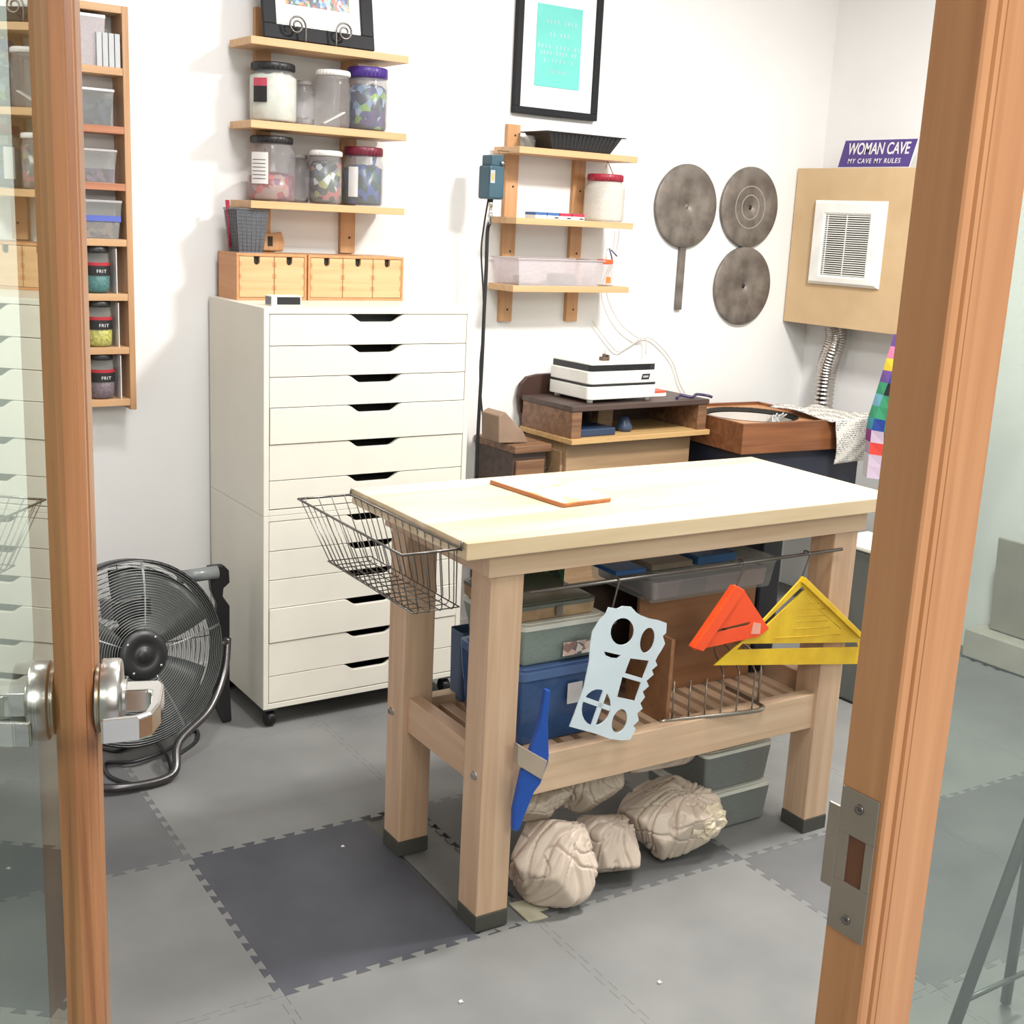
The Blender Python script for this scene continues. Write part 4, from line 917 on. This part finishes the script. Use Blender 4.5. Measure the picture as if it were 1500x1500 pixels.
for (a, b) in (((1050, 470), (1240, 640)), ((1240, 670), (880, 690)), ((1060, 500), (1120, 500)), ((1040, 530), (1150, 530)), ((1000, 570), (1160, 565)), ((990, 600), (1170, 595)), ((980, 640), (1180, 632))):
    p, q = bpl([C5(*a), C5(*b)], .012, o0); rg.tube([(p[0], -.0026, p[1]), (q[0], -.0026, q[1])], .0010, 5)
rg.done('raised_markings', YE, t)
# blue tool with metal block
CB = lambda x, y: (700+x/3, 1000+y/3)
o0 = bp(795, 1100, -.004)
t = hung('blue_clamp', 'blue plastic clamp with a grey block hooked on the front rail beside the left leg', 'clamp', (o0.x, -.004, o0.z))
P = bpl([CB(*p) for p in [(292,28),(312,30),(300,160),(305,315),(302,345),(285,390),(268,438),(240,475),(205,560),(175,640),(160,650),(150,640),(152,560),(165,500),(190,385),(205,368),(262,375),(280,340),(225,300),(262,200),(282,90)]], -.004, o0)
MB().prism(P, -.008, .008, 'y').done('body', M_blue, t, .002)
P = bpl([CB(*p) for p in [(163,262),(292,335),(268,418),(160,352)]], -.004, o0)
MB().prism(P, -.014, .006, 'y').done('block', mat('block_grey', (164, 148, 132), .5), t, .001)
# tray on the table
t = hung('art_board', 'thin wooden board with a pale painted map and copper edge lying on the bench top', 'board', (.462, .372, BH_)); t.matrix_world = BM @ Matrix.Translation((.462, .372, BH_)) @ Matrix.Rotation(D2(5), 4, 'Z')
MB().prism(rr(-.082, .082, -.158, .158, .012), 0, .011, 'z').done('board', wood('board_brown', (176, 116, 70), (140, 84, 48), 'y'), t, .002)
MB().prism(rr(-.083, .083, -.159, .159, .013), .003, .006, 'z').done('copper_edge', mat('copper', (176, 122, 92), .3, metal=.8), t)
MB().prism(rr(-.079, .079, -.155, .155, .010), .011, .0122, 'z').done('painted_face', mat('map_face', (240, 230, 206), .3, c2=(214, 180, 130), scale=9, lo=.38, hi=.5), t)
# ------------------------------------------------------------------ wire basket on the bench end
t = hung('wire_basket', 'large grey wire basket hooked on the left end of the workbench', 'basket', (0, 0, 0))
zr, zb_ = .985, .815
TP = (-.150, -.006, .015, .585); BT = (-.075, .045, .10, .56)
def lerp(a, b, u): return a+(b-a)*u
def bk(u, v_):                # box side lerp
    return
fr = MB(); cw = MB()
tr_ = [Vector((TP[0], TP[2], zr)), Vector((TP[1], TP[2], zr)), Vector((TP[1], TP[3], zr)), Vector((TP[0], TP[3], zr))]
bt_ = [Vector((BT[0], BT[2], zb_)), Vector((BT[1], BT[2], zb_)), Vector((BT[1], BT[3], zb_)), Vector((BT[0], BT[3], zb_))]
fr.tube(tr_, .0030, 8, True)
for p in (tr_[1], tr_[2]): fr.tube([p+Vector((0, 0, -.004)), p+Vector((.0, 0, .010)), p+Vector((.004, 0, .0165))], .003, 7)
fr.done('rim', M_wire, t)
nl, nw = 15, 4
for k in range(nl):               # cross loops (down outer side, along bottom, up inner side)
    u = (k+.5)/nl
    a = tr_[0].lerp(tr_[3], u); b_ = bt_[0].lerp(bt_[3], u); c = bt_[1].lerp(bt_[2], u); d = tr_[1].lerp(tr_[2], u)
    MB().tube([a, b_.lerp(a, .08), b_+Vector((.008, 0, 0)), c-Vector((.008, 0, 0)), c.lerp(d, .08), d], .0014, 5).done('wire_loop', M_wire, t)
for k in range(nw):
    u = (k+.5)/nw
    a = tr_[0].lerp(tr_[1], u); b_ = bt_[0].lerp(bt_[1], u); c = bt_[3].lerp(bt_[2], u); d = tr_[3].lerp(tr_[2], u)
    MB().tube([a, b_.lerp(a, .08), b_+Vector((0, .008, 0)), c-Vector((0, .008, 0)), c.lerp(d, .08), d], .0014, 5).done('wire_loop', M_wire, t)
for u in (.0,): MB().tube([bt_[k].lerp(tr_[k], .04) for k in range(4)], .0016, 5, True).done('hoop', M_wire, t)

# ------------------------------------------------------------------ things on the slatted shelf (bench-local)
SZ = .4075
def tubbox(name, lb, cat, x0, x1, y0, y1, z0, h, bodym, lidm, lid=.02, fill=None, taper=.9, sticker=None, group=None):
    t = hung(name, lb, cat, ((x0+x1)/2, (y0+y1)/2, z0), group); a, b = (x1-x0)/2, (y1-y0)/2; hb = h-lid
    MB().frustum((-a*taper, a*taper, -b*taper, b*taper), 0, (-a*.97, a*.97, -b*.97, b*.97), hb, (1, 0)).done('body', bodym, t, .008, seg=3)
    if fill: MB().frustum((-a*taper*.93, a*taper*.93, -b*taper*.93, b*taper*.93), .006, (-a*.88, a*.88, -b*.88, b*.88), hb*.75).done('contents', fill, t, .006)
    if lidm:
        MB().prism(rr(-a, a, -b, b, .02), hb, hb+lid*.8, 'z').prism(rr(-a*.92, a*.92, -b*.92, b*.92, .02), hb+lid*.8, h, 'z').done('lid', lidm, t, .002)
    if sticker: MB().box(*sticker[0]).done('sticker', sticker[1], t)
    return t
blue_fill = mixed('blue_fill', [(40, 58, 92), (60, 84, 110), (34, 44, 66), (96, 116, 110)], 12)
BLT = tubbox('storage_tub', 'blue see-through tub with a blue lid at the left end of the slatted shelf', 'tub', .25, .53, .14, .45, SZ, .205, M_blueclear, mat('blue_lid', (84, 110, 156), .4), .028, blue_fill, .88)
p = bp(838, 1045, .13)
stt = mixed('sticker_print', [(220, 190, 180), (190, 170, 160), (150, 120, 110), (226, 220, 214), (120, 110, 110)], 60)
p_ = bp(838, 1045, .14); MB().box(-.0, .045, 0, .002, 0, .055).done('label', M_label, BLT).location = (p_.x-.39-.02, -.158, .10)
grey_fill = mixed('grey_fill', [(108, 118, 112), (126, 136, 128), (96, 104, 104)], 10)
tubbox('storage_tub', 'clear tub with a white lid and a printed sticker, stacked on the blue tub', 'tub', .252, .515, .145, .45, SZ+.206, .115, clear('green_clear', (176, 188, 180), .6), mat('lid_offwhite', (222, 220, 212), .4), .016, grey_fill, .84, ((-.005, .13, -.1495, -.1480, .02, .055), stt))
t = tubbox('tray_box', 'shallow box with tan sides and a scuffed clear lid on top of the white-lidded tub', 'box', .245, .485, .16, .44, SZ+.322, .045, mat('tan_rust', (176, 146, 112), .6, c2=(140, 110, 84), scale=20), clear('scuffed_lid', (120, 124, 116), .75), .012, C_br, .95)
MB().box(-.01, .01, -.146, -.14, .012, .036).done('latch', M_iron, t, .001)
p = bp(818, 832, .42)
t = tubbox('green_basket', 'green plastic basket of oddments at the back of the slatted shelf', 'basket', .36, .60, .463, .535, SZ, .44, mat('green_plastic', (60, 110, 70), .5, c2=(30, 60, 40), scale=30, lo=.45, hi=.5), None, 0, None, .95)
o = hung('plywood_sheet', 'large brown plywood sheet standing on edge at the back of the slatted shelf', 'board', (0, 0, 0))
PY_ = .30
MB().box(.735, 1.165, PY_, PY_+.012, SZ, .700).done('sheet', M_ply, o, .001)
o = hung('plywood_sheet', 'narrow plywood offcut standing end-on behind the white stencil', 'board', (0, 0, 0))
q0_, q1_ = bp(985, 925, .12), bp(972, 1060, .12)
MB().box(q0_.x-.012, q0_.x, .105, .285, SZ, .645).done('sheet', M_ply, o, .001)
tubbox('upturned_bin', 'clear plastic bin resting on the brown plywood sheets under the bench top', 'bin', .70, 1.17, .22, .52, .7005, .09, M_clear, M_clear, .014, mixed('mauve_fill', [(150, 130, 140), (130, 120, 126), (170, 150, 150)], 8), .92)
o = hung('backing_board', 'dark brown board behind the plywood sheets on the slatted shelf', 'board', (0, 0, 0))
MB().box(.61, 1.165, .50, .515, SZ, .690).done('sheet', M_darkwood, o, .001)
for k, (x0, x1, c, lb) in enumerate(((.60, .70, (40, 96, 160), 'blue folder lying under the bench top, left one'), (.72, .86, (130, 116, 100), 'brown folder lying under the bench top in the middle'), (.88, 1.02, (46, 96, 150), 'blue folder lying under the bench top, right one'))):
    o = hung('folder', lb, 'folder', ((x0+x1)/2, .37, .7920+0)); a = (x1-x0)/2
    MB().box(-a, a, -.13, .13, 0, .012+.006*k).done('cover', mat('folder_%d' % k, c, .5), o, .002)
o = hung('dark_case', 'dark blue-black case standing at the right end of the slatted shelf', 'case', (1.215, .40, SZ))
MB().box(-.04, .045, -.1, .1, 0, .43).done('body', mat('case_dark', (28, 30, 42), .4), o, .008); MB().box(-.035, .04, -.104, -.1, .1, .14).done('stripe', M_blue, o)
# wire rack
t = hung('wire_rack', 'small wire sorting rack with a flat steel base on the front rail of the shelf', 'rack', (0, 0, 0))
MR = mat('rack_steel', (168, 158, 146), .3, metal=.9)
b0, b1, b2, b3 = Vector((.66, .09, .43)), Vector((.955, .036, .43)), Vector((.985, .05, .43)), Vector((.99, .30, .43))
MB().tube(smooth_path([b0, (.80, .06, .43), (.93, .036, .43), (.975, .038, .43), (.988, .07, .43), (.99, .20, .43)], 6), .006, 8).done('base_rail', MR, t)
for k in range(6):
    u = k/5; x = .70+.048*k
    yb = .088-.045*u
    if k < 3: P_ = [(x, yb, .43), (x, yb+.002, .43+.105)]
    else: P_ = smooth_path([(x, yb, .43), (x, yb, .43+.09), (x+.004, yb+.01, .43+.115), (x+.07, .18, .43+.13), (.985, .22+.01*k, .43+.13)], 5)
    MB().tube(P_, .0024, 6).done('divider', MR, t)
MB().tube([(.988, .07, .43), (.988, .07, .56), (.988, .25, .60)], .004, 7).done('end_post', MR, t)
# ------------------------------------------------------------------ under the bench
def bundle(lb, c, rad, seed, rz=0):
    t = hung('paper_bundle', lb, 'bundle', (c[0], c[1], 0), 'brown paper bundles under the bench')
    bm = bmesh.new(); bmesh.ops.create_icosphere(bm, subdivisions=6, radius=1)
    rn = random.Random(seed*11); off = Vector((seed*3.7, seed*1.3, seed*2.1)); PL = []
    for _ in range(15):
        nv = Vector((rn.gauss(0, 1), rn.gauss(0, 1), rn.gauss(0, 1))).normalized(); PL.append((nv, rn.uniform(.80, .96)))
    pole = Vector((rn.choice((-.5, .5)), -.25, rn.choice((.9, .8)))).normalized(); pu = pole.orthogonal().normalized(); pv = pole.cross(pu)
    for v_ in bm.verts:
        d = v_.co.normalized(); s2 = (sum((max(d.dot(nv), 0)/h_)**36 for nv, h_ in PL)+.0006)**(-1/36)
        an = math.atan2(d.dot(pv), d.dot(pu)); dp = d.dot(pole); ca, sa = math.cos(an), math.sin(an)
        s2 += .05*noise.noise(d*1.2+off)
        tw = .5*dp; c1, s1_ = math.cos(an+tw), math.sin(an+tw)
        g1 = abs(noise.noise(Vector((c1*2.2, s1_*2.2, dp*.35))+off)); s2 -= .15*max(0, .12-g1)/.12*(.45+.55*max(0, dp))
        g2 = abs(noise.noise(Vector((c1*4.5, s1_*4.5, dp*.6))+off*2)); s2 -= .05*max(0, .14-g2)/.14*(.4+.6*max(0, dp))
        g3 = abs(noise.noise(d*1.5+off*3)); s2 -= .07*max(0, .07-g3)/.07
        q = d*s2
        v_.co = Vector((q.x*rad[0], q.y*rad[1], q.z*rad[2]))
    R_ = Matrix.Rotation(rz, 3, 'Y')
    for v_ in bm.verts: v_.co = R_ @ v_.co
    zmin = min(v_.co.z for v_ in bm.verts); base = c[2]-rad[2]
    for v_ in bm.verts:
        v_.co.z = v_.co.z-zmin+max(base, 0)+.001
        if base <= .001 and v_.co.z < .012: v_.co.z = .012+(v_.co.z-.012)*.2
    for f_ in bm.faces: f_.smooth = True
    me = bpy.data.meshes.new('paper_wrap'); bm.to_mesh(me); bm.free(); me.materials.append(M_paper)
    o = bpy.data.objects.new('paper_wrap', me); COL.objects.link(o); o.parent = t
    return t
bundle('brown paper bundle nearest the left front leg, standing furthest forward', (.345, .10, .098), (.112, .11, .100), 1, D2(10))
bundle('flat brown paper bundle resting on the leftmost one, just under the front rail', (.345, .20, .240), (.100, .09, .060), 2)
bundle('brown paper bundle on the floor, second from the left', (.555, .15, .078), (.105, .10, .078), 3, D2(-12))
bundle('brown paper bundle behind and above the second one, under the middle of the rail', (.545, .25, .215), (.092, .09, .070), 4)
bundle('large brown paper bundle with an open crumpled end, third along the floor', (.785, .16, .100), (.130, .11, .100), 5, D2(-8))
bundle('long brown paper bundle at the top, tucked under the rail at the right', (.80, .25, .262), (.150, .10, .055), 6)
pb5 = [o for o in COL.objects if o.name == 'paper_bundle.004'][0]
bm = bmesh.new(); bmesh.ops.create_icosphere(bm, subdivisions=4, radius=1)
for v_ in bm.verts:
    d = v_.co.normalized(); s2 = 1+.3*noise.noise(d*2.2)-.25*max(0, .2-abs(noise.noise(d*2.5+Vector((4, 2, 1)))))/.2; v_.co = Vector((d.x*.062, d.y*.030, d.z*.05))*s2
me = bpy.data.meshes.new('sheet'); bm.to_mesh(me); bm.free(); me.materials.append(mat('pale_paper', (220, 204, 180), .4)); q = bpy.data.objects.new('crumpled_end', me); COL.objects.link(q); q.parent = pb5; q.location = (.065, -.085, .105); q['label'] = 'pale crumpled end'
dkf = mixed('dark_fill', [(60, 62, 60), (84, 84, 80), (44, 44, 46), (110, 106, 98)], 16)
tubbox('floor_bin', 'lower clear bin with a white lid on the floor by the right leg', 'bin', .90, 1.17, .16, .42, .001, .125, clear('grey_clear', (150, 152, 150), .65), mat('lid_offwhite', (222, 220, 212)), .014, dkf, .9, group='clear bins under the bench')
tubbox('floor_bin', 'upper clear bin with a white lid, stacked on the lower one by the right leg', 'bin', .905, 1.165, .165, .415, .127, .125, clear('grey_clear', (150, 152, 150)), mat('lid_offwhite', (222, 220, 212)), .014, dkf, .9, group='clear bins under the bench')
# grey tray of oddments beyond the left rear leg, blue tub edge
tubbox('blue_tub', 'blue-grey tub peeping out behind the left front leg', 'tub', .272, .335, .47, .535, SZ, .20, mat('dusty_blue', (96, 116, 150), .5), None, 0, None, .9)
for k, (x, y) in enumerate(((502, 1240), (675, 1468), (966, 1440))):
    P_ = at(x, y, 'Z', .001)
    o = MB(Matrix.Translation(P_)).prism([(-.005, -.003), (.005, -.004), (.003, .001), (.006, .005), (-.003, .004)], 0, .0015+.001*k, 'z').done('paper_scrap', M_label)
    tag(o, ('white crumb on the dark floor tile', 'white paper scrap on the floor near the front, left one', 'white paper scrap on the floor near the front, right one')[k], 'scrap')

# ================================================================== drum fan
hub = at(194, 956, 'Y', .74)
FN = Vector((.10, -.97, .20)).normalized()
zA = FN; xA = Vector((0, 0, 1)).cross(zA).normalized(); yA = zA.cross(xA)
FM = Matrix(((xA.x, yA.x, zA.x, hub.x), (xA.y, yA.y, zA.y, hub.y), (xA.z, yA.z, zA.z, hub.z), (0, 0, 0, 1)))
fan = thing('floor_fan', 'large black and grey floor fan behind the door lever', 'fan', (hub.x, hub.y, 0), 0)
FL = Matrix.Translation((-hub.x, -hub.y, 0)) @ FM
RF = .283
def ringp(r, z, n=64): return [(r*math.cos(2*PI*k/n), r*math.sin(2*PI*k/n), z) for k in range(n)]
gd = MB(FL)
nr = 27
for k in range(nr):
    r = .075+(RF-.075)*k/(nr-1); z = .085-.05*(r/RF)**3
    gd.tube(ringp(r, z, 60), .00115, 4, True)
stuff(gd.done('guard_ring', M_guard, fan))
for k in range(5):
    for dz in (-.008, .008):
        a = 2*PI*k/5+.15+dz; P_ = []
        for q in range(9):
            r = .07+(RF-.07)*q/8; P_.append((r*math.cos(a), r*math.sin(a), .0835-.05*(r/RF)**3))
        P_.append((RF+.002, 0, 0) if False else (RF*math.cos(a), RF*math.sin(a), .0))
        MB(FL).tube(P_, .0016, 5).done('guard_spoke', M_guard, fan)
bg = MB(FL)
for k in range(14):
    r = .09+(RF-.09)*k/13; bg.tube(ringp(r, -.075+.03*(r/RF)**3, 44), .0013, 4, True)
stuff(bg.done('rear_guard_ring', M_blackm, fan))
for k in range(8):
    a = 2*PI*k/8; MB(FL).tube([(.05*math.cos(a), .05*math.sin(a), -.078), (RF*math.cos(a), RF*math.sin(a), -.045)], .0018, 5).done('rear_spoke', M_blackm, fan)
MB(FL).lathe([(RF, -.045), (RF+.006, -.04), (RF+.006, .030), (RF, .036), (RF-.003, .03), (RF-.003, -.04)], 64, cap=False).done('drum', M_blackm, fan)
MB(FL).lathe([(.076, .075), (.078, .080), (.074, .088), (.045, .0905), (.040, .087), (.022, .087), (.020, .091), (.0001, .091)], 40).done('hub_plate', M_black, fan)
for k in range(4):
    a = PI/4+k*PI/2+.1; MB(FL).lathe([(.005, .088), (.004, .0915), (.0001, .092)], 10, Matrix.Translation((.063*math.cos(a), .063*math.sin(a), 0))).done('screw', M_chrome, fan)
M_blade = mat('blade_grey', (96, 98, 98), .35, metal=.6)
for k in range(3):
    b = MB(FL); a0 = 2*PI*k/3+1.0; G = []
    for i in range(9):
        r = .05+(RF-.07)*i/8; row = []
        for j in range(7):
            a = a0+(j/6-.5)*(1.75-.3*i/8); row.append(b.v((r*math.cos(a), r*math.sin(a), .0-.035*(j/6-.5)*1.3)))
        G.append(row)
    for i in range(8):
        for j in range(6): b.f([G[i][j], G[i][j+1], G[i+1][j+1], G[i+1][j]], True)
    o = b.done('blade', M_blade, fan); s2 = o.modifiers.new('s', 'SOLIDIFY'); s2.thickness = .0015
MB(FL).lathe([(.07, -.10), (.075, -.09), (.075, -.03), (.05, -.02), (.05, .02), (.04, .03)], 28).done('motor', M_black, fan)
MB(FL).box(-.06, .06, .11, .17, -.07, .04).done('control_box', M_black, fan, .006)
MB(FL).box(-.04, .03, .165, .172, .036, .0405).done('control_strip', M_steel, fan)
ih = Matrix.Translation((-hub.x, -hub.y, 0))
MB(ih).tube([at(262, 846, 'Y', .83), at(318, 838, 'Y', .83)], .022, 12).done('handle_bar', mat('clear_grey', (118, 122, 122), .3), fan)
sb = [at(x, y, 'Y', .84) for x, y in ((306, 826), (328, 824), (336, 832), (337, 850), (328, 858), (327, 870), (337, 884), (337, 1000), (340, 1052), (328, 1056), (314, 1028), (316, 960), (318, 880), (310, 862))]
sb = [(p.x-hub.x, p.z) for p in sb]; zmn = min(z for _, z in sb); sb = [(x, z-zmn) for x, z in sb]
MB().prism(sb, .84-hub.y, .865-hub.y, 'y').done('side_bracket', M_black, fan, .004)
MB(FL).tube([(RF-.0, -.03, -.01), (RF+.045, -.03, -.02)], .010, 10).done('pivot', M_wire, fan)
st = smooth_path([at(333, 935, 'Y', .80), at(328, 985, 'Y', .74), at(306, 1040, 'Y', .66), at(262, 1087, 'Y', .58), (hub.x+.03, .50, .022), (hub.x-.14, .50, .022), (hub.x-.24, .58, .03)], 8)
MB(ih).tube(st, .013, 12).done('tube_stand', mat('gunmetal', (86, 84, 84), .25, metal=.8), fan)
cz = .006
pth = smooth_path([at(120, 1085, 'Z', cz), at(170, 1100, 'Z', cz), at(215, 1080, 'Z', cz+.01), at(240, 1100, 'Z', cz+.02), at(250, 1135, 'Z', cz), at(215, 1150, 'Z', cz), at(165, 1140, 'Z', cz), at(155, 1118, 'Z', cz), at(200, 1115, 'Z', cz+.014), at(250, 1095, 'Z', cz+.012), at(285, 1070, 'Z', cz), at(288, 1085, 'Z', cz), at(262, 1105, 'Z', cz)], 8)
o = MB().tube(pth, .0062, 8).done('power_cable', M_black); tag(o, 'coiled black power cable lying in front of the floor fan', 'cable')
